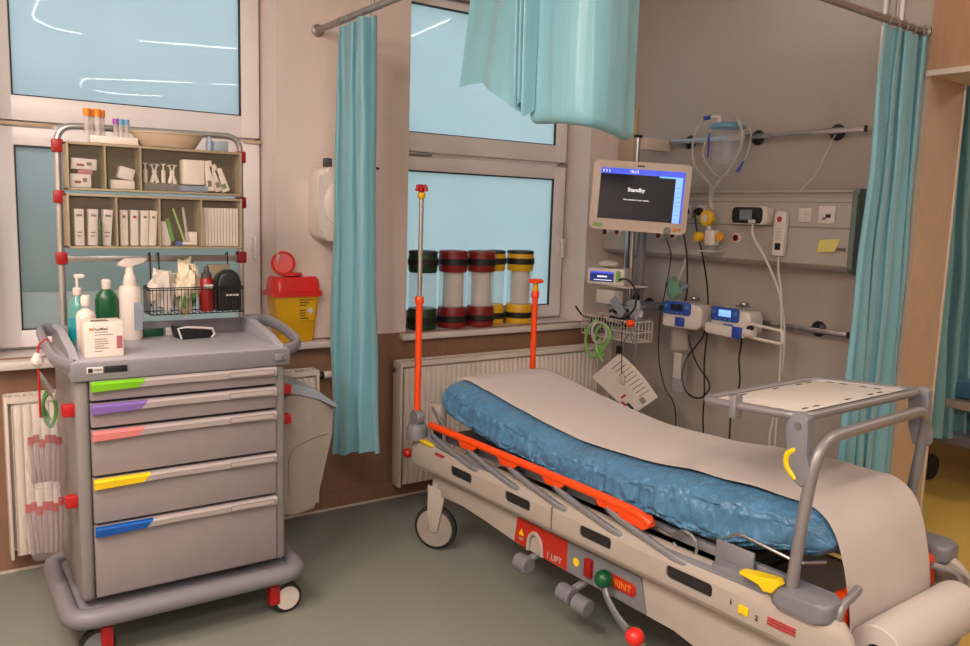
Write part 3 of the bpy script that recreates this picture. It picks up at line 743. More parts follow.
# upper row
for i, (x, z, m, w_, h_, lab) in enumerate(((-3.252, 1.6475, 'chart_white', .07, .05, 'white printed pouch lying lowest in the upper left bin'), (-3.236, 1.694, 'pink', .05, .018, 'pink and white pouch in the middle of the upper left bin'), (-3.240, 1.713, 'chart_white', .085, .04, 'crumpled white pouch topmost in the upper left bin'))):
    pack(x, -.53, z, w_, .07, h_, m, lab, ry=[.0, .0, .04][i], name='swab_pouch', extra=[(.2, .5, .3, .5, 'cap_red'), (.6, .8, .4, .7, 'print_grey')] if i != 1 else None)
pack(-3.108, -.53, 1.6475, .085, .06, .034, 'gauze', 'flat clear pouch lowest in the second upper bin', name='swab_pouch')
pack(-3.100, -.54, 1.684, .055, .05, .045, 'chart_white', 'white folded pouch standing in the second upper bin', name='swab_pouch', ry=.25)
pack(-2.965, -.53, 1.6475, .13, .07, .028, 'bag_clear', 'clear tray of syringes in the wide upper bin', name='clear_tray', cat='tray')
for i in range(6):
    x = -3.022+i*.022; s_ = thing('syringe', 'white wrapped syringe standing in the clear tray of the wide upper bin', 'syringe', (x, -.54, 1.677), rot=(0, .35*math.sin(i*2.1), 0), local=True, group='syringes in the wide upper bin')
    obj('barrel', CY((0, 0, 0), (0, 0, .05), .008, seg=12), 'device_white', s_); obj('plunger', LA([(.003, .05), (.003, .07), (.009, .071), (.009, .074)], (0, 0, 0), seg=12), 'cable_white', s_)
pack(-2.845, -.53, 1.676, .082, .06, .096, 'card', 'cream carton standing in the wide upper bin', name='small_box', cat='box')
pack(-2.845, -.528, 1.6475, .105, .075, .024, 'glass_blue', 'clear blue-grey tray under the cream carton in the wide upper bin', name='clear_tray', cat='tray')
for i, (x, a) in enumerate(((-2.778, -.10), (-2.742, -.28), (-2.715, -.38))):
    pack(x, -.53, 1.6535, .032, .05, .120-.012*i, 'card' if i != 1 else 'gauze', ['cream dressing envelope beside the carton', 'cream dressing envelope leaning between two others', 'cream dressing envelope with green print leaning at the right end'][i]+' in the wide upper bin', name='dressing_envelope', ry=a, extra=[(.2, .7, .15, .35, 'leaf_green' if i == 2 else 'print_grey')], group='dressing envelopes in the wide upper bin')
# on top of the rack
tr = thing('tube_rack', 'white test tube rack on top of the upper bins', 'tube rack', (-3.14, -.53, 1.8125), local=True)
obj('rack_body', BX(-.075, .09, -.035, .035, 0, .028, bev=.004), 'white_plastic', tr)
for i in range(8): obj('slot', LA([(.008, .0285), (.008, .0290)], (-.062+.02*i, -.018, 0), seg=14), 'print_grey', tr)
for i in range(4):
    x, y = -3.222+.018*i, -.545+.02*(i % 2)
    s_ = thing('needle_tube', ['clear needle tube with orange cap at the left end of the tube rack', 'orange-capped needle tube second in the tube rack', 'orange-capped needle tube third in the tube rack', 'orange-capped needle tube nearest the blue cups'][i], 'tube', (x, y, 1.8418), local=True, group='orange-capped tubes on the rack')
    obj('tube', CY((0, 0, 0), (0, 0, .068), .0100, seg=14), 'tubing', s_); obj('cap', CY((0, 0, .068), (0, 0, .094), .0125, seg=14), 'needle_orange', s_)
for i, (x, c, lab) in enumerate(((-3.122, 'cup_purple', 'small clear tube with purple cap on the tube rack'), (-3.104, 'cup_blue', 'small clear tube with blue cap next to the purple-capped one'), (-3.084, 'cup_blue', 'small clear tube with blue cap at the right end of the tube rack'))):
    s_ = thing('sample_tube', lab, 'tube', (x, -.535, 1.8418), local=True)
    obj('tube', CY((0, 0, 0), (0, 0, .045), .009, seg=14), 'tubing', s_); obj('cap', CY((0, 0, .045), (0, 0, .066), .011, seg=14), c, s_)
kd = bmesh.new(); 
lathe(kd, [(.095, 0), (.105, .004), (.135, .050), (.142, .052), (.142, .056), (.132, .055), (.10, .008)], (-2.935, -.53, 1.8125), sx=1, sy=.50)
solo('kidney_dish', 'beige pulp kidney dish on top of the upper bins', 'dish', kd, 'hinge_beige')
solo('glass_vial', 'tiny clear vial between the kidney dish and the blue-grey box', 'vial', LA([(.014, 0), (.014, .035), (.009, .043), (.010, .056), (.004, .058)], (-2.775, -.53, 1.8125)), 'glass_blue')
pack(-2.735, -.53, 1.8125, .055, .06, .040, 'lid_blue', 'small blue-grey box at the right end on top of the bins', name='small_box', cat='box')

# wire basket on the crossbar
wbk = thing('wire_basket', 'black wire basket hooked on the cart crossbar', 'basket', (-2.845, -.53, 1.17))
bx0, bx1, by0, by1, bz0, bz1 = -3.027, -2.662, -.60, -.475, 1.168, 1.272
g = bmesh.new(); 
for z in (bz0, bz1, bz1-.008): tube(g, fillet([((bx0+bx1)/2, by0, z), (bx1, by0, z), (bx1, by1, z), (bx0, by1, z), (bx0, by0, z), ((bx0+bx1)/2-.001, by0, z)], .012, 3)[:-1], .0022, seg=6, closed=True)
obj('rim_wires', g, 'black', wbk)
for (n_, pts) in (('front_wires', [(bx0+.008+i*(bx1-bx0-.016)/26, by0) for i in range(27)]), ('back_wires', [(bx0+.01+i*(bx1-bx0-.02)/13, by1) for i in range(14)])):
    g = bmesh.new()
    for x, y in pts: tube(g, [(x, y, bz0), (x, y, bz1)], .0014, seg=5)
    obj(n_, g, 'black', wbk)
for x in (bx0, bx1):
    g = bmesh.new()
    for i in range(7): tube(g, [(x, by0+.008+i*.018, bz0), (x, by0+.008+i*.018, bz1)], .0014, seg=5)
    obj('side_wires', g, 'black', wbk)
g = bmesh.new()
for i in range(16): x = bx0+.01+i*(bx1-bx0-.02)/15; tube(g, [(x, by0, bz0), (x, by1, bz0)], .0014, seg=5)
obj('floor_wires', g, 'black', wbk)
for x in (-2.998, -2.965, -2.69): obj('hook', TB(smooth([(x, by1, bz0+.02), (x, by1, 1.385), (x, by1+.008, 1.397), (x, RY+.0, 1.397), (x, RY+.001, 1.378)], 4), .003, seg=6), 'black', wbk)
def blob(c, r, seed, sx=1, sy=1, sz=1, amp=.25, fr_=9, seg=22):
    bm = bmesh.new(); sphere(bm, (0, 0, 0), 1, seg=seg)
    for v in bm.verts:
        n_ = 1+amp*noise.noise(v.co*1.7+Vector((seed, 0, 0)))+amp*.6*noise.noise(v.co*4+Vector((0, seed, 0)))
        v.co = Vector((c[0]+v.co.x*n_*r*sx, c[1]+v.co.y*n_*r*sy, c[2]+v.co.z*n_*r*sz))
    return bm
solo('gauze_bag', 'crumpled clear bag of white swabs at the left of the wire basket', 'bag', blob((-2.965, -.535, 1.260), .06, 2, sx=.85, sy=.65, sz=1.35, amp=.5), 'gauze')
solo('dressing_bag', 'clear bag of cream dressings with green print in the wire basket', 'bag', blob((-2.872, -.535, 1.275), .06, 8, sx=.85, sy=.7, sz=1.6, amp=.5), mat('bag_cream', (205,192,165), .4, vary=.35, scale=30, bump=.6, bscale=40))
for (x, z, a) in ((-2.905, 1.215, .4), (-2.86, 1.225, -.5)):
    solo('green_leaflet', 'small green printed slip in the front of the wire basket', 'slip', PR([(x-.006, z-.03), (x+.006, z-.03), (x+.014*(1 if a > 0 else -1), z+.02), (x+.005, z+.026)], 'y', -.592, -.588), 'leaf_green', group='green slips in the basket')
sp = thing('spray_can', 'small red bottle with grey cap in the wire basket', 'bottle', (-2.80, -.55, 1.1705), local=True)
obj('body', LA([(.027, 0), (.028, .004), (.028, .125), (.022, .135)], (0, 0, 0)), 'deep_red', sp); obj('cap', LA([(.020, .135), (.020, .152), (.012, .158), (.010, .18)], (0, 0, 0)), 'dark_gray', sp)
obj('label', BX(-.018, .018, -.030, -.026, .095, .11), 'label_white', sp)
cf = thing('black_case', 'black fabric case standing at the right of the wire basket', 'case', (-2.715, -.54, 1.1705), local=True)
obj('body', PR([(-.048, .0), (.048, .0), (.048, .12), (.036, .150), (.015, .163), (-.012, .163), (-.036, .148), (-.048, .12)], 'y', -.045, .03, bev=.010, seg=3), 'black', cf)
obj('zip', TB([(-.05, -.008, .02), (-.05, -.008, .12), (-.038, -.008, .151), (-.014, -.008, .166), (.015, -.008, .166), (.038, -.008, .153), (.0505, -.008, .12), (.0505, -.008, .02)], .002, seg=6), 'dark_gray', cf)
obj('lettering', BX(-.016, .036, -.0462, -.0448, .062, .069), 'label_white', cf)
pack(-2.735, -.492, 1.1705, .09, .02, .185, 'bin_beige', 'tan folder behind the black case in the wire basket', name='folder', cat='folder', bev=.002)

# on the worktop
WZ = 1.0665
def bottle(name, label, x, y, r, h, m, parts, sy=1, shoulder=.75):
    t = thing(name, label, 'bottle', (x, y, WZ), local=True)
    obj('body', LA([(r*.92, 0), (r, .006), (r, h*shoulder), (r*.85, h*(shoulder+.1)), (r*.4, h*.97), (r*.34, h)], (0, 0, 0), sy=sy), m, t)
    for n_, prof, mm in parts: obj(n_, LA(prof, (0, 0, 0), seg=18), mm, t)
    return t
b1 = bottle('pump_bottle', 'teal disinfectant bottle with white pump at the back left of the worktop', -3.275, -.55, .034, .185, 'teal_clear', [('liquid', [(.0335, .012), (.0345, .016), (.0345, .10), (.033, .102)], 'teal_liquid'), ('collar', [(.014, .183), (.016, .186), (.016, .208), (.010, .212)], 'white_plastic'), ('stem', [(.005, .21), (.005, .25)], 'white_plastic')])
obj('nozzle', BX(-.010, .026, -.007, .007, .246, .262, bev=.004), 'white_plastic', b1)
b2 = bottle('pump_bottle', 'small white bottle with a clear shoulder in front of the teal bottle', -3.268, -.68, .033, .15, 'white_plastic', [('collar', [(.012, .146), (.014, .150), (.014, .160)], 'tubing'), ('cap', [(.014, .158), (.016, .162), (.016, .19), (.013, .196)], 'white_plastic')], shoulder=.8)
bottle('green_bottle', 'dark green square-shouldered bottle with white cap on the worktop', -3.170, -.52, .042, .205, 'green_bottle', [('cap', [(.015, .200), (.017, .203), (.017, .232), (.012, .238)], 'white_plastic')], sy=.75, shoulder=.78)
b3 = bottle('pump_bottle', 'large white pump dispenser bottle right of the green bottle', -3.085, -.52, .043, .215, 'white_plastic', [('collar', [(.022, .205), (.026, .212), (.022, .245), (.016, .262), (.014, .285)], 'white_plastic')], shoulder=.88)
obj('nozzle', PR([(-.045, .290), (-.040, .302), (-.02, .318), (.03, .322), (.062, .318), (.064, .308), (.045, .304), (.01, .285), (-.012, .282)], 'y', -.014, .014, bev=.004), 'white_plastic', b3)
obj('label', PR(rrect(.004, .034, .04, .15, .004), 'y', -.0445, -.026), 'lid_blue', b3)
cb = thing('carton', 'white cardboard carton with pink stripe at the front left of the worktop', 'carton', (-3.243, -.828, WZ), local=True, rotz=-.02)
obj('box', BX(-.062, .062, -.052, .052, 0, .122, bev=.002), 'card', cb)
obj('opening', PR([(-.038, -.032), (.020, -.036), (.016, .004), (-.034, .006)], 'z', .1215, .1232), 'print_grey', cb)
obj('pink_stripe', BX(.040, .058, -.0532, -.0518, .028, .072), 'pink', cb)
pr = bmesh.new()
for k, (a, b, z) in enumerate(((-.03, .012, .086), (-.03, .03, .077), (-.03, .008, .062), (-.03, .012, .054), (-.03, .016, .046), (-.03, .0, .038), (-.03, .014, .030), (-.03, -.005, .020))): box(pr, a, b, -.0528, -.0518, z, z+.0022)
obj('print', pr, 'print_grey', cb); obj('brand_dot', LA([(.005, 0), (.005, .0008)], (-.042, -.0528, .098), axis='y', seg=12), 'needle_orange', cb)
obj('brand_print', text_bm('DuoMed', .014, (-.012, -.0525, .098)), 'print_grey', cb)
wl = thing('instrument_pouch', 'black padded pouch with grey piping lying on the worktop', 'pouch', (-2.86, -.56, WZ), rotz=.12, local=True)
obj('body', PR([(-.060, .0), (.060, .0), (.068, .012), (.060, .034), (.02, .040), (-.045, .046), (-.070, .050), (-.075, .044), (-.066, .018)], 'y', -.045, .045, bev=.008, seg=3), 'black', wl)
obj('piping', TB([(-.064, -.048, .004), (-.078, -.048, .046), (-.045, -.050, .050), (.02, -.050, .043), (.062, -.050, .037)], .0045, seg=8), 'label_white', wl)
obj('piping', TB([(.062, -.046, .037), (.072, -.046, .014), (.058, -.047, .002)], .004, seg=8), 'label_white', wl)
solo('green_sachet', 'flat green sachet leaning on the rear rim of the worktop', 'sachet', BX(-3.03, -2.955, -.480, -.472, WZ, 1.098, bev=.001), 'green_bottle')
solo('square_tag', 'tiny white square tag standing by the green sachet on the worktop', 'tag', BX(-2.945, -2.918, -.481, -.473, WZ, 1.098, bev=.002), 'label_white')

# hanging bags at the left flank
def swabbag(name, label, cx, cz, w_, h_, y0, capm, n, seed):
    t = thing(name, label, 'bag', (cx, y0, cz-h_/2), local=True)
    def f(u, v):
        a = 2*PI*u; k = .35+.65*math.sin(PI*min(1, max(.02, v*.92+.08)))**.6
        r = 1+.14*noise.noise(Vector((math.cos(a)*2, math.sin(a)*2, v*5+seed)))
        return Vector((math.cos(a)*w_/2*k*r, math.sin(a)*.042*k*r, v*h_))
    bm = bmesh.new(); V = grid(bm, f, 22, 16, closed_u=True); bm.faces.new([V[i][0] for i in range(22)][::-1]); bm.faces.new([V[i][-1] for i in range(22)])
    obj('plastic', bm, 'bag_clear', t, ang=80)
    for i in range(n):
        x = -w_*.36+w_*.72*i/(n-1); dz = .01*math.sin(i*2.3)
        s = obj('sampler', TB([(x*.85, .008*math.sin(i), .02), (x, .008*math.cos(i), h_*.62+dz)], .0075, seg=8), 'sampler', t)
        obj('cap', TB([(x, .008*math.cos(i), h_*.62+dz), (x*1.02, .008*math.cos(i), h_*.72+dz)], .0095, seg=8), capm, s)
    return t
swabbag('swab_bag', 'clear bag of samplers with dark red caps, upper on the left flank', -3.42, .71, .12, .26, -.72, 'deep_red', 6, 1)
swabbag('swab_bag', 'clear bag of samplers with orange-red caps, lower on the left flank', -3.432, .475, .14, .28, -.76, 'red', 7, 5)
solo('green_tubing', 'coiled green tubing hanging above the sampler bags', 'tubing', TB(smooth([(-3.405, -.70, .93), (-3.425, -.71, .86), (-3.40, -.72, .80), (-3.38, -.71, .86), (-3.395, -.71, .92), (-3.42, -.70, .88), (-3.40, -.70, .82)], 6), .006, seg=6), 'leaf_green')
cd = thing('red_cord', 'red cord looped over the left cart handle with a white tag', 'cord', (-3.45, -.74, 1.09))
obj('cord', TB(smooth([(-3.385, -.72, 1.07), (-3.40, -.725, 1.115), (-3.430, -.73, 1.09), (-3.432, -.73, .98), (-3.432, -.73, .84)], 6), .004, seg=6), 'red', cd)
obj('tag', blob((-3.435, -.735, 1.045), .018, 4, sz=1.4), 'white_plastic', cd)

# ------------------------------------------------------------------ the service panel on the head wall
sp_ = thing('bed_head_unit', 'long grey medical service panel with sockets and gas outlets on the head wall', 'service panel', (-.06, -.85, 1.375))
def hw(y): return y
PX = -.13
body = PR([(0, 1.375), (-.055, 1.368), (-.105, 1.378), (PX, 1.40), (PX, 1.72), (-.112, 1.742), (-.112, 1.752), (0, 1.752)], 'y', -1.70, -.003, bev=.0)
obj('body', body, 'panel_grey', sp_)
obj('seam', BX(PX-.0012, PX+.004, -1.70, -.003, 1.576, 1.582), 'panel_line', sp_)
obj('seam', BX(PX-.0012, PX+.004, -1.70, -.003, 1.700, 1.704), 'panel_line', sp_)
obj('top_ledge', BX(PX-.006, 0, -1.70, -.003, 1.750, 1.760, bev=.003), 'panel_grey', sp_)
obj('end_cap', PR([(0, 1.362), (-.06, 1.356), (-.118, 1.366), (-.140, 1.39), (-.140, 1.735), (-.118, 1.768), (0, 1.768)], 'y', -1.728, -1.70, bev=.004), 'endcap_green', sp_)
er = thing('end_rail_hooks', 'three short white pegs at the right end of the service panel', 'hooks', (-.06, -1.74, 1.52))
for z in (1.50, 1.525, 1.55): obj('peg', TB([(-.05, -1.729, z), (-.05, -1.775, z)], .006, seg=8), 'white_plastic', er)
FX = PX-.0015   # front of the panel
def sock(y, z, w_=.062, h_=.075, m='white_plastic'):
    return BX(FX-.008, FX, y-w_/2, y+w_/2, z-h_/2, z+h_/2, bev=.003)
def gas(y, z, colr):
    o = obj('gas_outlet', LA([(.028, 0), (.028, -.008), (.022, -.014)], (FX, y, z), axis='x'), 'white_plastic', sp_)
    obj('ring', LA([(.0185, 0), (.0185, -.0165), (.0145, -.0165)], (FX, y, z), axis='x'), colr, o)
    obj('socket_hole', LA([(.0125, 0), (.0125, -.019)], (FX, y, z), axis='x', seg=14), 'black', o)
for y, z, c in ((-.035, 1.505, 'print_dark'), (-.145, 1.508, 'ring_red'), (-.495, 1.502, 'ring_red'), (-.605, 1.507, 'ring_red'), (-1.055, 1.510, 'ring_red')): gas(y, z, c)
for y, z in ((-.70, 1.645), (-.80, 1.645)):
    o = obj('power_socket', sock(y, z), 'white_plastic', sp_); obj('face', LA([(.022, 0), (.022, -.0105)], (FX, y, z), axis='x'), 'device_white', o)
o = obj('rocker_switch', sock(-1.455, 1.638, .07, .07), 'white_plastic', sp_)
for dy in (-.014, .014):
    for dz in (-.014, .014): obj('key', BX(FX-.012, FX-.004, -1.455+dy-.012, -1.455+dy+.012, 1.638+dz-.012, 1.638+dz+.012, bev=.002), 'device_white', o)
o = obj('network_socket', sock(-1.575, 1.643, .088, .085), 'white_plastic', sp_)
obj('jack', BX(FX-.011, FX-.006, -1.598, -1.572, 1.628, 1.645, bev=.001), 'black', o); obj('cover', BX(FX-.012, FX-.006, -1.575, -1.555, 1.618, 1.630, bev=.001), 'steel', o)
nt_ = bmesh.new(); slab(nt_, lambda u, v: Vector((FX-.0015-.016*(1-v)**2*u, -1.535-.105*u-.012*v, 1.458+.062*v-.002*u+.012*u)), 8, 8, -.001)
solo('sticky_note', 'yellow sticky note on the right end of the service panel', 'note', nt_, 'sticky')
solo('pen_holder', 'dark flat clip beside the yellow sticky note', 'clip', BX(FX-.014, FX-.001, -1.685, -1.642, 1.474, 1.486, bev=.002), 'print_grey')
# blood pressure display and remote
dv = thing('pressure_display', 'white device with a small grey display on the service panel', 'display device', (PX-.02, -1.17, 1.585), local=True, rotz=-PI/2)
obj('body', PR(rrect(-.108, .108, 0, .092, .022), 'y', -.045, .016, bev=.008, seg=3), 'white_plastic', dv)
fc = obj('face', PR(rrect(-.108, .082, .004, .088, .022), 'y', -.0475, -.044, bev=.002), 'black', dv)
obj('screen', BX(-.058, .018, -.0492, -.047, .022, .074), 'screen_grey', fc); obj('button', LA([(.010, 0), (.010, -.003)], (.058, -.047, .05), axis='y'), 'dark_metal', fc)
obj('button', BX(-.09, -.07, -.049, -.047, .014, .022), 'dark_metal', fc); obj('connector', BX(.005, .045, -.060, -.047, .006, .024, bev=.004), 'device_white', fc)
rc = thing('hand_remote', 'white hand remote with red button hanging on the service panel', 'remote', (PX-.003, -1.335, 1.43), local=True, rotz=-PI/2)
rb = PR([(-.026, .0), (.026, .0), (.033, .01), (.036, .19), (.030, .215), (.018, .225), (-.018, .225), (-.030, .215), (-.036, .19), (-.033, .01)], 'y', -.034, -.002, bev=.006, seg=3)
obj('body', rb, 'white_plastic', rc); obj('call_button', LA([(.014, 0), (.014, -.003), (.008, -.005)], (0, -.034, .185), axis='y'), 'ring_red', rc)
obj('key_pad', BX(-.016, .016, -.0362, -.034, .03, .065, bev=.001), 'black', rc)
pr = bmesh.new()
for i in range(4):
    for j in range(2): box(pr, -.014+j*.016, -.002+j*.016, -.0358, -.0342, .085+i*.016, .094+i*.016)
obj('keys', pr, 'device_beige', rc)
def cable(name, label, pts, r, m, group=None, n=8): return solo(name, label, 'cable', TB(smooth(pts, n), r, seg=7), m, group=group)
cable('display_cable', 'white cable hanging from the display device on the service panel', [(-.190, -1.192, 1.588), (-.20, -1.21, 1.52), (-.17, -1.275, 1.406), (-.14, -1.36, 1.208), (-.13, -1.395, .95), (-.12, -1.36, .62), (-.10, -1.33, .45), (-.06, -1.345, .2), (-.05, -1.36, .012)], .006, 'cable_white')
cable('remote_cable', 'white cable hanging from the hand remote', [(-.15, -1.335, 1.432), (-.16, -1.345, 1.36), (-.155, -1.375, 1.20), (-.150, -1.395, .85), (-.13, -1.385, .50), (-.09, -1.37, .2), (-.07, -1.39, .012)], .005, 'cable_white')
cable('thin_cord', 'thin pale cord hanging from the upper equipment rail', [(-.075, -1.545, 2.03), (-.09, -1.53, 1.98), (-.06, -1.45, 1.85), (-.05, -1.40, 1.80), (-.10, -1.39, 1.76)], .0022, 'cable_white')
cable('power_cable', 'black power cable running down from the left power socket', [(-.19, -.70, 1.632), (-.19, -.72, 1.55), (-.16, -.735, 1.40), (-.12, -.72, 1.18), (-.13, -.70, 1.10)], .005, 'cable_black', 'black power cables')
cable('power_cable', 'black power cable running down from the right power socket', [(-.19, -.80, 1.632), (-.19, -.83, 1.52), (-.17, -.86, 1.40), (-.12, -.87, 1.20), (-.12, -.885, 1.0), (-.12, -.88, .80), (-.12, -.895, .62), (-.11, -.89, .46), (-.08, -.90, .2), (-.07, -.90, .012)], .005, 'cable_black', 'black power cables')
for y, lab in ((-.70, 'black plug in the left power socket behind the monitor edge'), (-.80, 'black plug in the right power socket beside the yellow gauge')):
    solo('power_plug', lab, 'plug', LA([(.021, 0), (.023, -.014), (.016, -.034), (.010, -.045)], (FX-.0115, y, 1.645), axis='x'), 'black', group='black power plugs')
cable('looped_cable', 'black cable looped below the left infusion pump', [(-.13, -.745, .99), (-.12, -.76, .90), (-.12, -.83, .78), (-.11, -.905, .70), (-.12, -.925, .65), (-.13, -.87, .59), (-.12, -.77, .60), (-.12, -.725, .68), (-.12, -.75, .80), (-.12, -.85, .93), (-.13, -.88, .99)], .005, 'cable_black')
cable('pump_cable', 'black cable hanging from the right infusion pump', [(-.16, -1.14, 1.0), (-.13, -1.13, .95), (-.12, -1.115, .85), (-.12, -1.13, .72), (-.12, -1.09, .56), (-.10, -1.075, .40), (-.08, -1.07, .2), (-.07, -1.08, .012)], .005, 'cable_black')
cable('sensor_cable', 'thin black cable with plug dangling beside the head of the bed', [(-.19, -.60, 1.49), (-.19, -.645, 1.38), (-.19, -.62, 1.20), (-.18, -.58, 1.0), (-.18, -.59, .78), (-.19, -.66, .62), (-.16, -.72, .50), (-.10, -.70, .2), (-.08, -.70, .012)], .0035, 'cable_black')

# equipment rails
def eq_rail(z, y0, y1, discs, label):
    t = thing('equipment_rail', label, 'equipment rail', (-.07, (y0+y1)/2, z), group='equipment rails')
    obj('bar', BX(-.083, -.073, y1, y0, z-.013, z+.013, bev=.002), 'steel', t)
    obj('end_stop', BX(-.086, -.070, y1-.004, y1+.006, z-.015, z+.015, bev=.001), 'black', t)
    for y in discs:
        d = obj('wall_mount', LA([(.040, 0), (.040, -.008), (.034, -.014), (.016, -.02), (.016, -.072)], (-.001, y, z), axis='x'), 'black', t)
    return t
eq_rail(2.047, -.36, -1.70, [-.575, -1.045, -1.51], 'upper steel equipment rail with black discs above the service panel')
eq_rail(1.068, -.36, -1.705, [-.32, -.86, -1.50], 'lower steel equipment rail with black discs below the service panel')
# suction canister on the upper rail
ca = thing('suction_canister', 'clear suction canister with blue lid hanging on the upper rail', 'canister', (-.16, -.97, 1.90))
obj('jar', LA([(.060, .0), (.068, .006), (.084, .185), (.084, .19)], (-.17, -.97, 1.895)), 'canister_clear', ca)
obj('lid', LA([(.092, 0), (.094, .006), (.090, .018), (.06, .030), (.03, .034)], (-.17, -.97, 2.086)), 'cup_blue', ca)
obj('bracket', BX(-.10, -.084, -1.02, -.92, 2.03, 2.07, bev=.003), 'device_white', ca)
obj('port', TB(fillet([(-.19, -.93, 2.11), (-.19, -.93, 2.150), (-.19, -.875, 2.150)], .015, 4), .010, seg=10), 'device_white', ca)
obj('scale_print', BX(-.254, -.250, -.925, -.915, 1.93, 2.06), 'pump_blue', ca)
cable('suction_tube', 'clear suction tube looping left of the canister', [(-.20, -.845, 2.145), (-.20, -.80, 2.11), (-.20, -.765, 2.02), (-.20, -.785, 1.90), (-.20, -.87, 1.82), (-.20, -.925, 1.75), (-.20, -.905, 1.66), (-.20, -.885, 1.64)], .0075, 'tubing', 'clear suction tubes')
solo('tube_connector', 'blue connector at the top of the suction tube', 'connector', TB([(-.20, -.835, 2.148), (-.20, -.872, 2.150)], .012), 'pump_blue')
cable('suction_tube', 'thicker clear suction tube arching right of the canister', [(-.20, -1.02, 2.12), (-.21, -1.07, 2.115), (-.21, -1.10, 2.05), (-.21, -1.095, 1.98), (-.21, -1.04, 1.88), (-.21, -.965, 1.80), (-.21, -.92, 1.74), (-.20, -.93, 1.66)], .0095, 'tubing', 'clear suction tubes')
cable('suction_tube', 'thin clear suction tube drooping below the canister', [(-.19, -.87, 2.06), (-.21, -.845, 1.97), (-.21, -.89, 1.89), (-.21, -.96, 1.835), (-.21, -1.03, 1.84)], .006, 'tubing', 'clear suction tubes')
solo('tube_connector', 'blue tapered connector dangling right of the canister', 'connector', TB([(-.21, -1.085, 1.855), (-.20, -1.115, 1.91)], [.011, .006]), 'pump_blue')
cable('suction_tube', 'thin clear tube dropping to the dangling connector', [(-.20, -1.115, 1.91), (-.19, -1.135, 1.98), (-.18, -1.13, 2.06), (-.17, -1.09, 2.09)], .004, 'tubing', 'clear suction tubes')
# vacuum gauge and flowmeter
vg = thing('vacuum_regulator', 'yellow and white vacuum regulator plugged into the service panel', 'regulator', (-.2, -.93, 1.45))
obj('gauge', LA([(.040, 0), (.043, -.006), (.043, -.03), (.034, -.038)], (-.19, -.905, 1.610), axis='x'), 'cap_yellow', vg)
obj('dial', LA([(.022, 0), (.022, -.003)], (-.226, -.905, 1.610), axis='x'), 'device_white', vg)
obj('body', BX(-.225, -.165, -.975, -.905, 1.462, 1.548, bev=.014), 'white_plastic', vg)
obj('knob', LA([(.026, 0), (.028, -.006), (.026, -.030), (.018, -.036)], (-.222, -.880, 1.508), axis='x'), 'cap_yellow', vg)
obj('knob', LA([(.023, 0), (.025, -.004), (.023, -.020)], (-.205, -1.005, 1.512), axis='x'), 'orange_yellow', vg)
obj('probe', CY((-.165, -.93, 1.51), (PX-.002, -.93, 1.51), .014), 'steel', vg); obj('neck', CY((-.20, -.92, 1.545), (-.20, -.91, 1.585), .010), 'device_white', vg)
obj('stem', CY((-.165, -.905, 1.610), (-.192, -.905, 1.610), .010), 'steel', vg)
obj('drip_cup', LA([(.018, 0), (.024, .005), (.024, .03)], (-.20, -.94, 1.432)), 'canister_clear', vg)
obj('shelf', BX(-.24, -.132, -.985, -.88, 1.428, 1.434, bev=.002), 'device_white', vg)
# oxygen mask hanging above the left pump
mk = thing('oxygen_mask', 'translucent green breathing mask hanging above the left infusion pump', 'mask', (-.14, -.67, 1.15))
obj('cup', blob((-.14, -.635, 1.20), .055, 3, sx=.6, sy=.95, sz=1.05, amp=.35), 'mask_green', mk)
obj('tube', TB(smooth([(-.14, -.66, 1.24), (-.13, -.69, 1.32), (-.12, -.70, 1.38)], 5), [.014, .012, .012, .012, .012, .012, .011, .011, .011, .010, .010], seg=10), 'tubing', mk)
obj('connector', TB([(-.14, -.70, 1.20), (-.14, -.745, 1.225)], .012), 'glass_blue', mk)
# suction catheter holder below left pump
sh = thing('catheter_holder', 'tall clear catheter holder hanging below the left infusion pump', 'holder', (-.15, -.71, .60))
obj('upper_tube', LA([(.048, .0), (.052, .004), (.056, .13), (.060, .135)], (-.13, -.70, .845)), 'tubing', sh)
obj('lower_tube', LA([(.040, .0), (.044, .004), (.046, .22)], (-.13, -.715, .60)), 'canister_clear', sh)
obj('paper_slip', BX(-.16, -.156, -.745, -.69, .68, .83), 'card', sh)

# infusion pumps
def pump(name, label, y, z, rz, disp, grp):
    t = thing(name, label, 'infusion pump', (-.20, y, z), rotz=-PI/2+rz, local=True, group=grp)
    W_ = .125
    obj('body', PR([(-W_, .008), (-W_+.012, -.008), (W_-.03, -.008), (W_, .015), (W_, .100), (W_-.02, .130), (-W_+.03, .135), (-W_+.006, .085)], 'y', -.045, .075, bev=.012, seg=3), 'device_white', t)
    fc_ = bmesh.new(); prism(fc_, rrect(-W_+.012, .06, .068, .142, .012), 'y', -.054, -.046, bev=.003)
    fo = obj('control_face', fc_, 'pump_blue', t)
    obj('screen', BX(-.065, .012, -.0555, -.053, .092, .128, bev=.001), disp, fo)
    ks = bmesh.new()
    for i in range(4): box(ks, -.09+i*.03, -.075+i*.03, -.0552, -.053, .074, .082)
    box(ks, -.104, -.085, -.0552, -.053, .105, .122); box(ks, .030, .048, -.0552, -.053, .105, .122)
    obj('keys', ks, 'cup_blue', fo)
    obj('blue_latch', BX(-.035, .025, -.0535, -.045, .002, .055, bev=.004), 'pump_blue', t)
    obj('clamp', BX(.0, .05, .075, .115, .035, .075, bev=.004), 'dark_metal', t)
    obj('clamp_screw', LA([(.010, 0), (.010, .028), (.026, .030), (.028, .036), (.026, .042), (.012, .046)], (.045, .01, .128)), 'steel', t)
    obj('top_handle', TB([(.0, .0, .150), (.09, .0, .154)], .004, seg=6), 'steel', t)
    return t
p1 = pump('infusion_pump', 'white infusion pump with dark display, left one on the lower rail', -.79, .998, .18, 'screen_dark', 'infusion pumps')
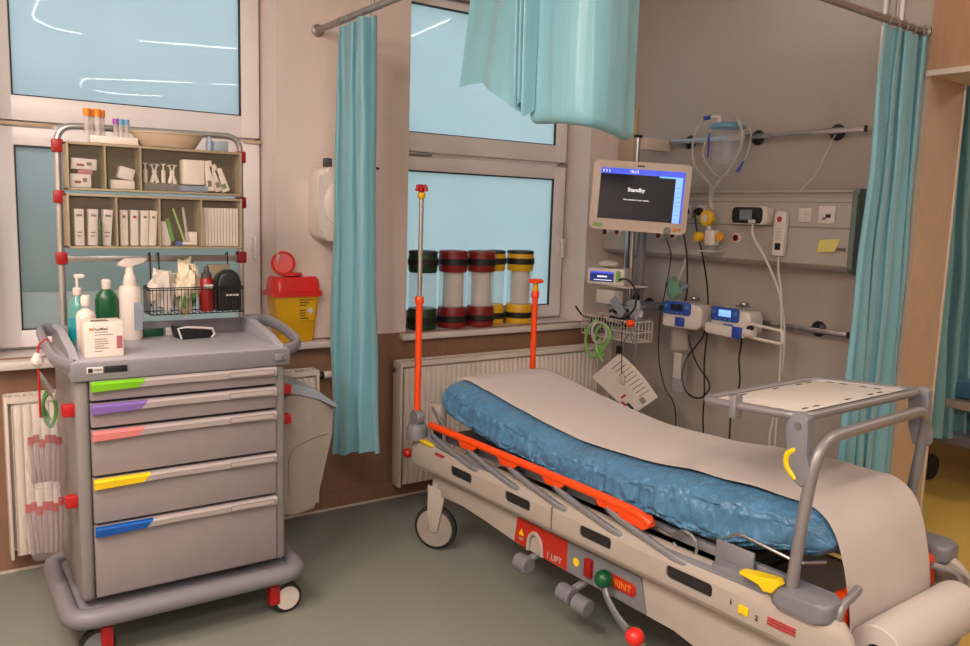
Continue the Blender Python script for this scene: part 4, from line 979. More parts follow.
p2 = pump('syringe_pump', 'white syringe pump with lit blue display and side bracket on the lower rail', -1.13, 1.002, .05, 'screen_light', 'infusion pumps')
obj('syringe_holder', PR([(-.135, .008), (-.12, -.004), (.06, -.012), (.13, .0), (.13, .04), (-.12, .055), (-.135, .045)], 'y', -.078, -.046, bev=.008, seg=2), 'device_white', p2)
obj('blue_latch', BX(.045, .105, -.086, -.076, -.008, .052, bev=.004), 'pump_blue', p2)
obj('drive_head', LA([(.030, 0), (.032, .006), (.030, .05), (.018, .055)], (.115, -.06, .03), axis='x'), 'device_white', p2)
obj('knob', LA([(.018, 0), (.018, .02)], (.150, -.085, .05), axis='y'), 'dark_metal', p2)
obj('plunger_bracket', TB(fillet([(.13, -.055, .075), (.325, -.055, .060), (.330, -.055, -.005), (.14, -.055, .005)], .02, 4), .008, seg=8), 'device_white', p2)

# ------------------------------------------------------------------ monitor and its column
mp_ = thing('monitor_stand', 'steel and grey column with brackets carrying the patient monitor', 'stand', (-.28, -.43, .80))
px, py = -.28, -.42
obj('chrome_pole', CY((px, py, .95), (px, py, 2.075), .014), 'steel', mp_)
obj('grey_column', BX(px+.02, px+.05, py-.065, py-.02, 1.12, 1.62, bev=.004), 'bed_metal', mp_)
obj('grey_column', BX(px-.012, px+.012, py+.022, py+.05, 1.20, 1.62, bev=.004), 'steel', mp_)
obj('pole_cap', BX(px-.02, px+.02, py-.018, py+.018, 2.062, 2.078, bev=.003), 'black', mp_)
for z in (2.02, 1.075):
    obj('rail_clamp', BX(px+.01, -.062, py-.055, py+.012, z-.028, z+(.04 if z > 2 else .02), bev=.005), 'device_beige' if z > 2 else 'bed_grey', mp_)
obj('clamp_knob', LA([(.022, 0), (.024, -.006), (.022, -.018)], (px-.02, py-.085, 1.135), axis='x'), 'black', mp_)
sh_ = obj('module_shelf', BX(px-.15, px+.03, py-.12, py+.14, 1.195, 1.203, bev=.003), 'device_white', mp_)
obj('lower_shelf', BX(px-.14, px+.03, py-.12, py+.14, 1.078, 1.086, bev=.003), 'lid_blue', mp_)

# ray to monitor: it faces the foot of the bed
mo = thing('patient_monitor', 'beige patient monitor showing a dark Standby screen over the head of the bed', 'monitor', (-.49, -.668, 1.712), rot=(0, .045, math.radians(-45)), local=True)
W2, H2 = .262, .187
bz = bmesh.new(); prism(bz, rrect(-W2, W2, -H2, H2, .022), 'y', -.03, .035, bev=.010, seg=3)
obj('casing', bz, 'device_beige', mo)
obj('back_housing', PR(rrect(-.17, .17, -.13, .13, .03), 'y', .034, .075, bev=.012), 'device_beige', mo)
sx0, sx1, sz0, sz1 = -W2+.042, W2-.032, -H2+.060, H2-.040
s = obj('screen', BX(sx0, sx1, -.0325, -.0295, sz0, sz1), 'screen_dark', mo)
obj('status_bar', BX(sx0, sx1, -.0335, -.032, sz1-.030, sz1), 'screen_blue', s)
obj('menu_column', BX(sx1-.048, sx1-.010, -.0335, -.032, sz0, sz1-.030), 'screen_light', s)
obj('menu_edge', BX(sx1-.010, sx1, -.0335, -.032, sz0, sz1-.030), 'screen_blue', s)
obj('highlight_strip', BX(sx1-.135, sx1-.048, -.0336, -.032, sz1-.038, sz1-.030), 'screen_cyan', s)
obj('lettering', text_bm('Standby', .029, (-.022, -.0335, .035)), 'screen_text', s)
obj('lettering', text_bm('Press anywhere to start monitor', .0105, (-.018, -.0335, -.018)), 'screen_text', s)
obj('lettering', text_bm('15:13', .022, (-.042, -.0342, sz1-.015)), 'screen_text', s)
mk_ = bmesh.new()
for i in range(3): box(mk_, sx0+.012+i*.016, sx0+.016+i*.016, -.0342, -.0330, sz1-.022, sz1-.008)
obj('status_marks', mk_, 'screen_text', s)
ms = bmesh.new()
for i in range(8): box(ms, sx1-.045, sx1-.014, -.0342, -.0332, sz0+.018+i*.024, sz0+.0195+i*.024)
obj('menu_lines', ms, 'screen_blue', s)
obj('maker_mark', BX(-.028, .012, -.0308, -.0295, H2-.026, H2-.018), 'print_dark', mo)
kb = obj('jog_knob', LA([(.018, 0), (.018, -.010), (.014, -.014)], (W2-.098, -.030, -H2+.018), axis='y'), 'bed_grey', mo)
obj('alarm_button', BX(W2-.072, W2-.052, -.0335, -.029, -H2+.016, -H2+.034, bev=.002), 'needle_orange', mo)
obj('alarm_button', BX(W2-.042, W2-.026, -.0335, -.029, -H2+.020, -H2+.034, bev=.002), 'needle_orange', mo)
obj('green_label', PR([(-W2+.018, -H2+.014), (-W2+.075, -H2+.012), (-W2+.078, -H2+.030), (-W2+.03, -H2+.036)], 'y', -.0325, -.029), 'bag_green', mo)
obj('mount_arm', TB([(.0, .074, .0), (.02, .20, .0)], .018), 'dark_metal', mo)

# modules and things on the stand
md = thing('display_module', 'white module with a navy display on the shelf beneath the monitor', 'module', (-.40, -.37, 1.2035), rotz=math.radians(-62), local=True)
obj('body', BX(-.125, .105, -.05, .07, 0, .098, bev=.008), 'device_white', md)
f_ = obj('screen', BX(-.105, .040, -.0525, -.049, .018, .078), 'screen_navy', md)
obj('screen_bar', BX(-.105, .040, -.0535, -.052, .068, .078), 'screen_blue', f_); obj('screen_text', BX(-.06, .0, -.0535, -.052, .045, .054), 'screen_text', f_)
obj('screen_line', BX(-.08, .03, -.0535, -.052, .027, .031), 'screen_text', f_); obj('side_label', BX(.055, .082, -.0525, -.049, .02, .085), 'bag_green', md)
solo('cloth_pad', 'folded white pad lying on the display module', 'pad', blob((-.40, -.36, 1.325), .05, 6, sx=1.1, sy=1.4, sz=.42, amp=.2), 'gauze')
bx_ = solo('white_block', 'small white box on the lower shelf beneath the display module', 'box', BX(-.42, -.34, -.43, -.28, 1.088, 1.172, bev=.006), 'device_white')
wb2 = thing('white_wire_basket', 'white wire basket full of cables below the monitor stand', 'basket', (-.40, -.42, .87))
qx0, qx1, qy0, qy1, qz0, qz1 = -.45, -.30, -.64, -.19, .895, 1.012
g = bmesh.new(); 
for z in (qz0, .95, qz1): tube(g, fillet([((qx0+qx1)/2, qy0, z), (qx1, qy0, z), (qx1, qy1, z), (qx0, qy1, z), (qx0, qy0, z), ((qx0+qx1)/2-.001, qy0, z)], .02, 3)[:-1], .0028, seg=6, closed=True)
obj('rim_wires', g, 'device_white', wb2)
g = bmesh.new()
for i in range(19):
    y = qy0+.01+i*(qy1-qy0-.02)/18
    tube(g, [(qx0, y, qz1), (qx0, y, qz0), (qx1, y, qz0), (qx1, y, qz1)], .0018, seg=5)
obj('cross_wires', g, 'device_white', wb2)
for y in (qy0, qy1):
    g = bmesh.new()
    for i in range(6): x = qx0+.01+i*.028; tube(g, [(x, y, qz0), (x, y, qz1)], .0018, seg=5)
    obj('end_wires', g, 'device_white', wb2)
obj('bracket', BX(-.30, -.285, -.46, -.38, .90, 1.06, bev=.003), 'steel', wb2)
solo('dark_cable_coil', 'coil of dark cable in the white wire basket', 'cable', TB([(-.38+.045*math.cos(a)*(1+.15*math.sin(3*a)), -.46+.085*math.sin(a), .96+.012*a/2+.008*math.sin(5*a)) for a in [k*.35 for k in range(58)]], .0065, seg=6), 'cable_black')
solo('cuff_bundle', 'dark red-brown cuff bundle at the left of the white wire basket', 'cuff', blob((-.385, -.28, .945), .055, 11, sx=.9, sy=1.45, sz=.9, amp=.4), mat('cuff_brown', (74,44,46), .6, vary=.4, scale=25))
solo('clear_pouch', 'clear and grey packet leaning in the right of the white basket', 'packet', blob((-.37, -.55, 1.05), .055, 14, sx=.5, sy=1.3, sz=1.5, amp=.35), mat('packet_grey', (150,150,158), .3, vary=.3, scale=20, bump=.5, bscale=30))
solo('orange_cap', 'small orange cap in the right end of the white basket', 'cap', SP((-.455, -.615, 1.005), .028, sz=.8), 'orange')
solo('blue_label_tag', 'slanted blue and grey sensor tag above the white basket', 'tag', PR([(-.55, 1.03), (-.45, 1.12), (-.49, 1.15), (-.58, 1.07)], 'x', -.47, -.46, bev=.001), 'lid_blue')
cable('sensor_lead', 'dark lead curving from the display module down into the basket', [(-.42, -.47, 1.24), (-.44, -.55, 1.25), (-.44, -.62, 1.20), (-.44, -.63, 1.10), (-.44, -.56, 1.03), (-.42, -.50, 1.0)], .006, 'dark_metal')
cable('probe_lead', 'black probe poking up from the left end of the white basket', [(-.40, -.30, .99), (-.42, -.22, .99), (-.42, -.16, 1.0), (-.42, -.10, 1.045)], .006, 'cable_black')
cable('ecg_cable', 'grey looped monitoring lead hanging at the right of the basket', [(-.45, -.60, .98), (-.45, -.66, .90), (-.45, -.65, .80), (-.45, -.59, .78), (-.45, -.56, .86), (-.45, -.60, .94), (-.45, -.64, .90)], .005, 'bed_grey')
solo('green_tubing', 'bundle of green tubing hanging from the front of the white basket', 'tubing', TB(smooth([(-.475, -.36, 1.0), (-.50, -.31, .93), (-.50, -.30, .84), (-.50, -.36, .77), (-.50, -.46, .84), (-.50, -.50, .93), (-.50, -.45, .98), (-.50, -.38, .92), (-.50, -.40, .82), (-.50, -.46, .76)], 6), .009, seg=6), 'bag_green')
solo('white_tubing', 'loop of white tubing over the green tubing bundle', 'tubing', TB(smooth([(-.48, -.38, .99), (-.51, -.36, .95), (-.51, -.38, .88), (-.51, -.44, .87), (-.51, -.48, .92), (-.50, -.45, .98), (-.50, -.40, .985)], 6), .010, seg=8), 'tubing')
solo('green_packet', 'bright green crumpled packet below the green tubing', 'packet', blob((-.49, -.41, .83), .045, 17, sx=.35, sy=.9, sz=1.3, amp=.5), 'bag_green')
# clipboard card hanging
def card_quad():
    bm = bmesh.new()
    A = Vector((-.50, -.367, .655)); B_ = Vector((-.50, -.590, .835)); C_ = Vector((-.50, -.898, .640)); D_ = Vector((-.50, -.715, .500))
    slab(bm, lambda u, v: (A.lerp(B_, u)).lerp(D_.lerp(C_, u), v)+Vector((.02*math.sin(PI*v)*u, 0, 0)), 10, 10, .0015); return bm, A, B_, C_, D_
bm, A, B_, C_, D_ = card_quad()
cdt = thing('record_card', 'white printed record card hanging askew beside the head of the bed', 'card', (-.5, -.63, .50))
cm_ = obj('sheet', bm, 'card', cdt)
def onc(u, v, off=-.0035): p = (A.lerp(B_, u)).lerp(D_.lerp(C_, u), v); return Vector((-.50+.02*math.sin(PI*v)*u+off, p.y, p.z))
pr = bmesh.new()
def strip(bm, u0, u1, v0, v1):
    q = [onc(u0, v0), onc(u1, v0), onc(u1, v1), onc(u0, v1)]; b_ = [x+Vector((.0025, 0, 0)) for x in q]
    V = [bm.verts.new(x) for x in q+b_]
    for f in ((0,1,2,3), (7,6,5,4), (0,4,5,1), (1,5,6,2), (2,6,7,3), (3,7,4,0)): bm.faces.new([V[i] for i in f])
for i in range(9): strip(pr, .90-.08*i*.0, .55, .12+i*.085, .132+i*.085)
obj('print', pr, 'print_grey', cm_)
pr = bmesh.new()
for i in range(4): strip(pr, .50+i*.04, .515+i*.04, .84, .95)
strip(pr, .12, .20, .78, .92); obj('barcode', pr, 'print_dark', cm_)
pr = bmesh.new(); strip(pr, .05, .11, .70, .80); strip(pr, .15, .30, .62, .66); obj('red_mark', pr, 'ring_red', cm_)
obj('cord', TB(smooth([(-.505, -.60, .96), (-.508, -.61, .88), (-.510, -.622, .72)], 5), .0025, seg=6), 'cable_black', cdt)
obj('plug', BX(-.515, -.505, -.645, -.615, .665, .72, bev=.003), 'device_beige', cdt)
solo('card_clip', 'black clip holding the record card below the basket', 'clip', BX(-.52, -.495, -.60, -.575, .83, .875, bev=.004), 'black')

# ------------------------------------------------------------------ the bed
BL = (-1.46, -.60, 0); BR = .04396
BM = Matrix.Translation(BL) @ Matrix.Rotation(BR, 4, 'Z')
def L3(u, v, z): return Vector((u, -v, z))
bed = thing('stretcher_bed', 'white and grey patient stretcher with orange side rail standing askew to the window', 'hospital bed', BL, rotz=BR, local=True)
def interp(tab, x):
    if x <= tab[0][0]: return tab[0][1]
    for (a, b), (c, d) in zip(tab, tab[1:]):
        if x <= c: t = (x-a)/(c-a); t = t*t*(3-2*t)*.5+t*.5; return b+(d-b)*t
    return tab[-1][1]
# side beams
def beam(s):
    bm = bmesh.new(); prof0 = [(-.330, .522), (-.352, .529), (-.372, .527), (-.388, .517), (-.397, .503), (-.403, .485), (-.405, .432), (-.402, .412), (-.393, .397), (-.380, .391), (-.365, .392), (-.362, .42), (-.345, .49), (-.330, .50)]
    rings = []
    vs = [-.055, -.05, -.03, .0, .05, .12] + [.2+i*.1 for i in range(19)] + [2.04, 2.10, 2.14, 2.165, 2.18]
    for v in vs:
        k = 1; e0 = max(0, min(1, (v+.055)/.06)); e1 = max(0, min(1, (2.18-v)/.08)); e = math.sqrt(max(.02, min(e0, e1)))
        r = []
        for (u, z) in prof0:
            uu = -.365+(u+.365)*e; zz = .46+(z-.46)*(e*(1.0+.16*max(0, 1-abs(v-.02)/.14)+.12*max(0, (v-1.85)/.4)))
            r.append(bm.verts.new((uu*s*-1, -v, zz)))
        rings.append(r)
    n = len(prof0)
    for A_, B2 in zip(rings, rings[1:]):
        for k in range(n): bm.faces.new((A_[k], A_[(k+1) % n], B2[(k+1) % n], B2[k]))
    bm.faces.new(rings[0][::-1]); bm.faces.new(rings[-1]); bmesh.ops.recalc_face_normals(bm, faces=bm.faces); return bm
bl = obj('side_beam', beam(-1), 'bed_white', bed, ang=50); br_ = obj('side_beam', beam(1), 'bed_white', bed, ang=50)
cutb = bmesh.new()
for v in (.40, .79, 1.23, 1.65, 2.0):
    if v == 2.0: continue
    hl = .080 if v < 1.5 else .092
    sl = prism(bmesh.new(), [(-v+a, z) for a, z in rrect(-hl, hl, .436, .480, .014, 3)], 'x', -.48, -.394)
    tmp = bpy.data.meshes.new('t'); sl.to_mesh(tmp); cutb.from_mesh(tmp); sl.free(); bpy.data.meshes.remove(tmp)
bpy.context.view_layer.update(); cut(bl, cutb)
obj('slot_shade', BX(-.3965, -.388, -1.78, -.3, .428, .484), 'dark_slot', bed)  # dark plate that stands in for the shade inside the slots
obj('beam_seam', BX(-.4095, -.402, -1.002, -.998, .41, .50), 'panel_line', bed)
obj('corner_bumper', SP((-.395, .055, .438), .024), 'red', bed)
obj('corner_bumper', SP((.395, .055, .438), .024), 'red', bed)
# centre platform (bed sections) and mattress core
pf = bmesh.new(); box(pf, -.29, .29, -1.80, -.16, .545, .575, .006)
obj('platform', pf, 'dark_metal', bed)
for v0, v1 in ((.16, .70), (.74, 1.15), (1.19, 1.95)):
    obj('section_frame', BX(-.325, -.300, -v1, -v0, .535, .565, bev=.004), 'bed_metal', bed)
mc = bmesh.new()
TOP = [(.09, .80), (.12, .822), (.15, .829), (.22, .826), (.35, .805), (.6, .768), (.8, .742), (1.0, .726), (1.28, .735), (1.6, .764), (1.85, .772), (1.95, .768), (2.0, .750), (2.04, .72)]
BOT = [(.09, .66), (.2, .625), (.6, .580), (1.0, .562), (1.3, .550), (1.6, .545), (1.85, .585), (2.0, .62), (2.04, .64)]
V_ = [i/40 for i in range(41)]
def f(u, v):
    vv = .17+1.82*v; zt = interp(TOP, vv)-.035; x = -.25+.50*u; return Vector((x, -vv, zt))
slab(mc, f, 6, 36, -.08); obj('mattress', mc, 'dark_gray', bed)
# blue sheet round the mattress: its own thing
def sheet():
    t = thing('bed_sheet', 'crinkled blue disposable sheet fitted over the stretcher mattress', 'sheet', BL, rotz=BR, local=True)
    NU, NV = 190, 330; bm = bmesh.new()
    def f(u, v):
        vv = .112+1.928*v; a = 2*PI*u
        ca, sa = math.cos(a), math.sin(a)
        e = 5.0
        x = math.copysign(abs(ca)**(2/e), ca); z = math.copysign(abs(sa)**(2/e), sa)
        zt, zb = interp(TOP, vv), interp(BOT, vv)
        endf = min(1, math.sqrt(max(0, min(1, (vv-.112)/.07))*(2-max(0, min(1, (vv-.112)/.07)))))*min(1, math.sqrt(max(0.0, min(1, (2.04-vv)/.07))*(2-max(0, min(1, (2.04-vv)/.07)))))
        endf = max(endf, .30)
        hw_ = (.312-.034*max(0, min(1, (vv-1.7)/.3)))*(.86+.14*endf); zc = (zt+zb)/2; hz = (zt-zb)/2*endf
        side = max(0, abs(x)-.75)*4
        low = max(0, -z)
        # crinkles run outward and down the sides
        n1 = noise.noise(Vector((vv*9+z*2.2, z*2.6, 3 if x > 0 else 9))); n2 = noise.noise(Vector((vv*22-z*5, z*5, 5)))
        n3 = abs(noise.noise(Vector((vv*13+2.5*z, z*3.5+x*2, 7))))
        rg = lambda p: 1-2.6*abs(noise.noise(Vector(p)))
        k1 = rg((vv*5.5+z*.9, z*1.6-vv*2, 3 if x > 0 else 9)); k2 = rg((vv*13-z*2.5, z*4+vv*3, 5)); k3 = rg((vv*30+z*6, z*9-vv*8, 12))
        d = side*(.009*k1+.011*k2+.007*k3)*(.5+.7*(1-z)/2)+0*(.018*n1+.014*n2+.026*(n3-.2)+.006*noise.noise(Vector((vv*48+z*9, z*8, 2))))*(.45+.75*(1-z)/2)
        zz = zc+z*hz + .004*noise.noise(Vector((x*4, vv*8, 1)))*(1 if z > .5 else 0)
        if z < -.2: zz += (-z-.2)*(.026*noise.noise(Vector((vv*6, 2 if x > 0 else 8, 0)))+.012*noise.noise(Vector((vv*17, 4, 0))))
        xx = x*(hw_+.022*math.sin(PI*min(1, max(0, (z+1)/2))))+math.copysign(d*endf**2, x)
        if z < -.55: xx *= 1-.10*(-z-.55)/.45
        return Vector((xx, -vv, zz))
    V = grid(bm, f, NU, NV, closed_u=True)
    bm.faces.new([V[i][0] for i in range(NU)][::-1]); bm.faces.new([V[i][-1] for i in range(NU)])
    obj('cover', bm, 'sheet_blue', t, ang=75)
sheet()
# paper strip: its own thing
def paper():
    bm = bmesh.new()
    PT = [(.125, .826), (.15, .8345), (.22, .834), (.35, .8155), (.6, .7785), (.8, .7525), (1.0, .7365), (1.28, .7455), (1.6, .7745), (1.85, .7825), (1.93, .781)]
    path = []
    for i in range(52): v = .125+(1.93-.125)*i/51; path.append((v, interp(PT, v)))
    path += [(1.965, .774), (1.995, .760), (2.022, .738), (2.045, .705), (2.060, .668), (2.073, .625), (2.083, .58), (2.091, .54), (2.097, .50), (2.100, .465), (2.101, .42)]
    n = len(path)
    def f(u, v):
        k = v*(n-1); i = min(n-2, int(k)); t = k-i
        a, z = path[i][0]*(1-t)+path[i+1][0]*t, path[i][1]*(1-t)+path[i+1][1]*t
        x = -.25+.5*u; e = abs(2*u-1)
        if a < 1.94: z -= .010*max(0, e-.85)*6*.3; z += .0025*math.sin(a*26)*(1 if a > 1.45 else .25)
        else: a += .006*math.sin(u*7+z*6)
        x += .008*math.sin(a*3.2)
        return Vector((x, -a, z))
    slab(bm, f, 26, 130, -.0012)
    o = obj('paper_strip', bm, 'paper', ang=75); o.location = BL; o.rotation_euler = (0, 0, BR)
    tag(o, 'white paper strip running down the bed and over its foot end', 'paper sheet')
    r = thing('paper_roll', 'fat roll of white couch paper hanging at the foot end of the bed', 'paper roll', BL, rotz=BR, local=True)
    c = (0, -2.180, .412)
    obj('roll', LA([(.025, -.245), (.076, -.245), (.079, -.242), (.079, .262), (.076, .265), (.025, .265)], c, axis='x', seg=40), 'paper', r)
    obj('core', LA([(.020, -.2475), (.026, -.2475), (.026, .2665), (.020, .2665)], c, axis='x'), 'dark_slot', r)
paper()
# side rails
RT = .607
def siderail(s):
    n_ = 'side_rail'
    g = bmesh.new(); vs = [.125, .14, .2] + [.3+i*.1 for i in range(11)] + [1.36, 1.42, 1.455]
    tube(g, smooth([L3(-.372, .12, RT+.004), L3(-.378, .16, RT+.006), L3(-.380, .6, RT+.004), L3(-.380, 1.15, RT), L3(-.382, 1.36, RT-.004), L3(-.385, 1.43, RT-.010), L3(-.384, 1.47, RT-.026)], 8), .0165, seg=12)
    for v in (.42, .70, .98, 1.27):
        prism(g, [(-v+.07, RT-.004), (-v+.045, RT-.036), (-v-.035, RT-.038), (-v-.075, RT-.004)], 'x', -.392, -.366, bev=.006)
    prism(g, [(-1.30, RT-.002), (-1.33, RT-.045), (-1.44, RT-.056), (-1.475, RT-.03), (-1.46, RT)], 'x', -.396, -.364, bev=.008)
    if s < 0: bmesh.ops.scale(g, vec=(-1, 1, 1), verts=g.verts)
    top_ = obj('side_rail', g, 'orange', bed)
    for v in (.14, .42, .70, .98, 1.26):
        b = bmesh.new(); tube(b, smooth([L3(-.376, v, RT-.020), L3(-.385, v+.03, RT-.04), L3(-.392, v+.18, RT-.072), L3(-.394, v+.32, RT-.098), L3(-.385, v+.37, RT-.106)], 5), .0125, seg=8)
        if s < 0: bmesh.ops.scale(b, vec=(-1, 1, 1), verts=b.verts)
        obj('link_bar', b, 'bed_metal', top_)
        c = BX(-.388, -.366, -v-.06, -v+.01, RT-.052, RT-.014, bev=.006)
        if s < 0: bmesh.ops.scale(c, vec=(-1, 1, 1), verts=c.verts)
        obj('link_pivot', c, 'black', top_)
    b = bmesh.new(); tube(b, smooth([L3(-.372, .10, RT-.05), L3(-.378, .20, RT-.075), L3(-.378, .6, RT-.100), L3(-.378, 1.2, RT-.104), L3(-.378, 1.78, RT-.090), L3(-.37, 1.86, RT-.078)], 7), .014, seg=8)
    if s < 0: bmesh.ops.scale(b, vec=(-1, 1, 1), verts=b.verts)
    obj('lower_bar', b, 'bed_grey', top_)
siderail(1); siderail(-1)
# corner sockets and the two head poles
for s, hi in ((-1, True), (1, False)):
    u = .385*s if s < 0 else .325
    obj('pole_socket', LA([(.052, 0), (.052, .05), (.040, .07), (.034, .075)], L3(u, .01, .525)), 'bed_grey', bed)
    obj('pole_hinge', LA([(.036, -.02), (.038, -.016), (.038, .016), (.036, .02)], L3(u, .01, .628), axis='x'), 'bed_metal', bed)
iv = obj('infusion_pole', CY(L3(-.385, .008, .64), L3(-.385, .008, 1.195), .0155), 'orange', bed)
obj('collar', LA([(.018, 0), (.021, .004), (.021, .03), (.017, .036)], L3(-.385, .008, 1.17)), 'orange', iv)
obj('extension', CY(L3(-.385, .008, 1.20), L3(-.385, .008, 1.672), .0105), 'alu', iv)
obj('yellow_cap', LA([(.012, 0), (.018, .008), (.018, .024), (.014, .03)], L3(-.385, .008, 1.655)), 'cap_yellow', iv)
hk = bmesh.new()
cyl(hk, L3(-.385, .008, 1.682), L3(-.385, .008, 1.70), .012)
for k in range(4):
    a = PI/4+k*PI/2; c, s_ = math.cos(a), math.sin(a)
    tube(hk, smooth([L3(-.385, .008, 1.695), L3(-.385+.014*c, .008+.014*s_, 1.712), L3(-.385+.019*c, .008+.019*s_, 1.710), L3(-.385+.022*c, .008+.022*s_, 1.690)], 3), .009, seg=6)
obj('bag_hooks', hk, 'red', iv)
iv2 = obj('infusion_pole', CY(L3(.325, .01, .64), L3(.325, .01, 1.21), .0155), 'orange', bed)
obj('collar', LA([(.016, 0), (.021, .006), (.021, .03), (.016, .04)], L3(.325, .01, 1.17)), 'orange', iv2)
obj('yellow_neck', LA([(.014, 0), (.017, .01), (.013, .03), (.015, .045)], L3(.325, .01, 1.205)), 'cap_yellow', iv2)
obj('knob_disc', LA([(.020, 0), (.040, .004), (.042, .014), (.034, .022), (.01, .025)], L3(.325, .01, 1.248)), 'orange', iv2)
# strap bracket and label at the head end
obj('head_bracket', BX(-.335, -.285, -.12, -.02, .57, .70, bev=.012), 'bed_white', bed)
obj('head_strap', TB(smooth([L3(-.325, .03, .69), L3(-.335, .10, .655), L3(-.335, .17, .60), L3(-.32, .24, .58)], 5), .016, seg=8, flat=.4), 'bed_metal', bed)
obj('yellow_lever', BX(-.402, -.372, -.16, -.06, .520, .534, bev=.004), 'yellow', bed)
# chassis cover
def chassis(s):
    return PR([(-.10, .39), (-.085, .34), (-.11, .285), (-.16, .27), (-.34, .292), (-.52, .270), (-.72, .248), (-1.0, .240), (-1.3, .236), (-1.56, .240), (-1.66, .22), (-1.74, .16), (-1.80, .15), (-2.05, .15), (-2.16, .20), (-2.20, .39)], 'x', -.345*s, -.315*s, bev=.008)
obj('chassis_cover', chassis(1), 'bed_white', bed); obj('chassis_cover', chassis(-1), 'bed_white', bed)
obj('chassis_beam', BX(-.28, .28, -1.6, -.2, .27, .35, bev=.02), 'dark_gray', bed)
obj('oxygen_tray', BX(-.25, .25, -1.6, -.45, .355, .42, bev=.02), 'dark_metal', bed)
for v in (.62, 1.50): obj('lift_column', BX(-.09, .09, -v-.09, -v+.09, .34, .55, bev=.01), 'bed_grey', bed)
# lift and brand plates on the chassis
lp = PR([(-.735, .362), (-.72, .256), (-.80, .250), (-.81, .30), (-.85, .325), (-.89, .30), (-.895, .248), (-1.04, .246), (-1.04, .362)], 'x', -.352, -.3445)
o = obj('red_plate', lp, 'bed_red', bed)
R90 = Matrix.Rotation(-PI/2, 4, 'Z')
obj('lettering', text_bm('1 LIFT', .035, L3(-.3525, .965, .268), tilt=R90), 'bed_white', o)
obj('warning_sign', PR([(-.765-.016, .295), (-.765+.016, .295), (-.765, .322)], 'x', -.354, -.351), 'yellow', o)
obj('lettering', text_bm('LIFT', .016, L3(-.3525, .765, .278), tilt=R90), 'bed_white', o)
obj('grey_plate', PR([(-1.04, .362), (-1.04, .246), (-1.25, .241), (-1.44, .240), (-1.41, .362)], 'x', -.352, -.3445), 'bed_grey', bed)
obj('yellow_dot', LA([(.016, 0), (.016, -.002)], L3(-.352, 1.09, .300), axis='x'), 'yellow', bed)
obj('arch_trim', TB(smooth([L3(-.352, .808, .248), L3(-.352, .815, .305), L3(-.352, .85, .330), L3(-.352, .885, .305), L3(-.352, .895, .248)], 5), .008, seg=8), 'bed_white', bed)
bd = obj('brand_badge', PR([(-1.315+a, .302+b) for a, b in rrect(-.078, .078, -.024, .024, .018)], 'x', -.356, -.3515, bev=.0008), 'bed_red', bed)
obj('lettering', text_bm('SPRINT', .036, L3(-.3565, 1.315, .300), tilt=R90), 'needle_orange', bd)
obj('red_clip', BX(-.37, -.34, -1.18, -1.145, .27, .34, bev=.005), 'deep_red', bed)
# pedals
for v, z in ((.80, .19), (1.06, .165)):
    pb = bmesh.new(); tube(pb, [L3(-.30, v+.05, z+.06), L3(-.36, v, z)], .016, seg=8); lathe(pb, [(.030, -.035), (.036, -.03), (.036, .03), (.030, .035)], L3(-.365, v-.0, z), axis='y', seg=18)
    obj('pump_pedal', pb, 'bed_grey', bed)
for v, z in ((1.14, .15),): obj('pump_pedal', LA([(.028, -.035), (.034, -.03), (.034, .03), (.028, .035)], L3(-.36, v, z), axis='y', seg=18), 'bed_grey', bed)
lv = obj('brake_lever', TB(smooth([L3(-.39, 1.275, .30), L3(-.40, 1.30, .26), L3(-.42, 1.37, .225), L3(-.445, 1.45, .212)], 5), .019, seg=10, flat=.5), 'bed_metal', bed)
obj('green_knob', SP(L3(-.39, 1.27, .312), .034), 'green_bottle', lv); obj('red_knob', SP(L3(-.452, 1.485, .208), .033, sz=.95), 'red_lid', lv)
# casters
def caster(u, v, a=0):
    s = -1 if u < 0 else 1
    RM = Matrix.Translation(L3(u, v, 0)) @ Matrix.Rotation(math.radians(a), 4, 'Z') @ Matrix.Translation(-L3(u, v, 0))
    def obj(n_, bm, m, p, _o=globals()['obj']):
        bmesh.ops.transform(bm, matrix=RM, verts=bm.verts); return _o(n_, bm, m, p)
    k = obj('caster', PR([(-v+.035, .32), (-v+.032, .17), (-v+.022, .10), (-v+.0, .085), (-v-.022, .10), (-v-.035, .17), (-v-.06, .30)], 'x', u+s*.026-.008, u+s*.026+.008, bev=.006), 'bed_white', bed)
    obj('stem', CY(L3(u, v, .22), L3(u, v, .33), .022), 'bed_white', k)
    obj('tyre', LA([(.092, -.018), (.106, -.012), (.108, 0), (.106, .012), (.092, .018)], L3(u, v, .108), axis='x', seg=40), 'dark_rubber', k)
    obj('wheel_disc', LA([(.02, -.024), (.090, -.021), (.091, 0), (.090, .021), (.02, .024)], L3(u, v, .108), axis='x', seg=40), 'caster_grey', k)
caster(-.335, .115, 32); caster(.33, .11, 20); caster(-.33, 1.93, -8); caster(.33, 1.93, 15)
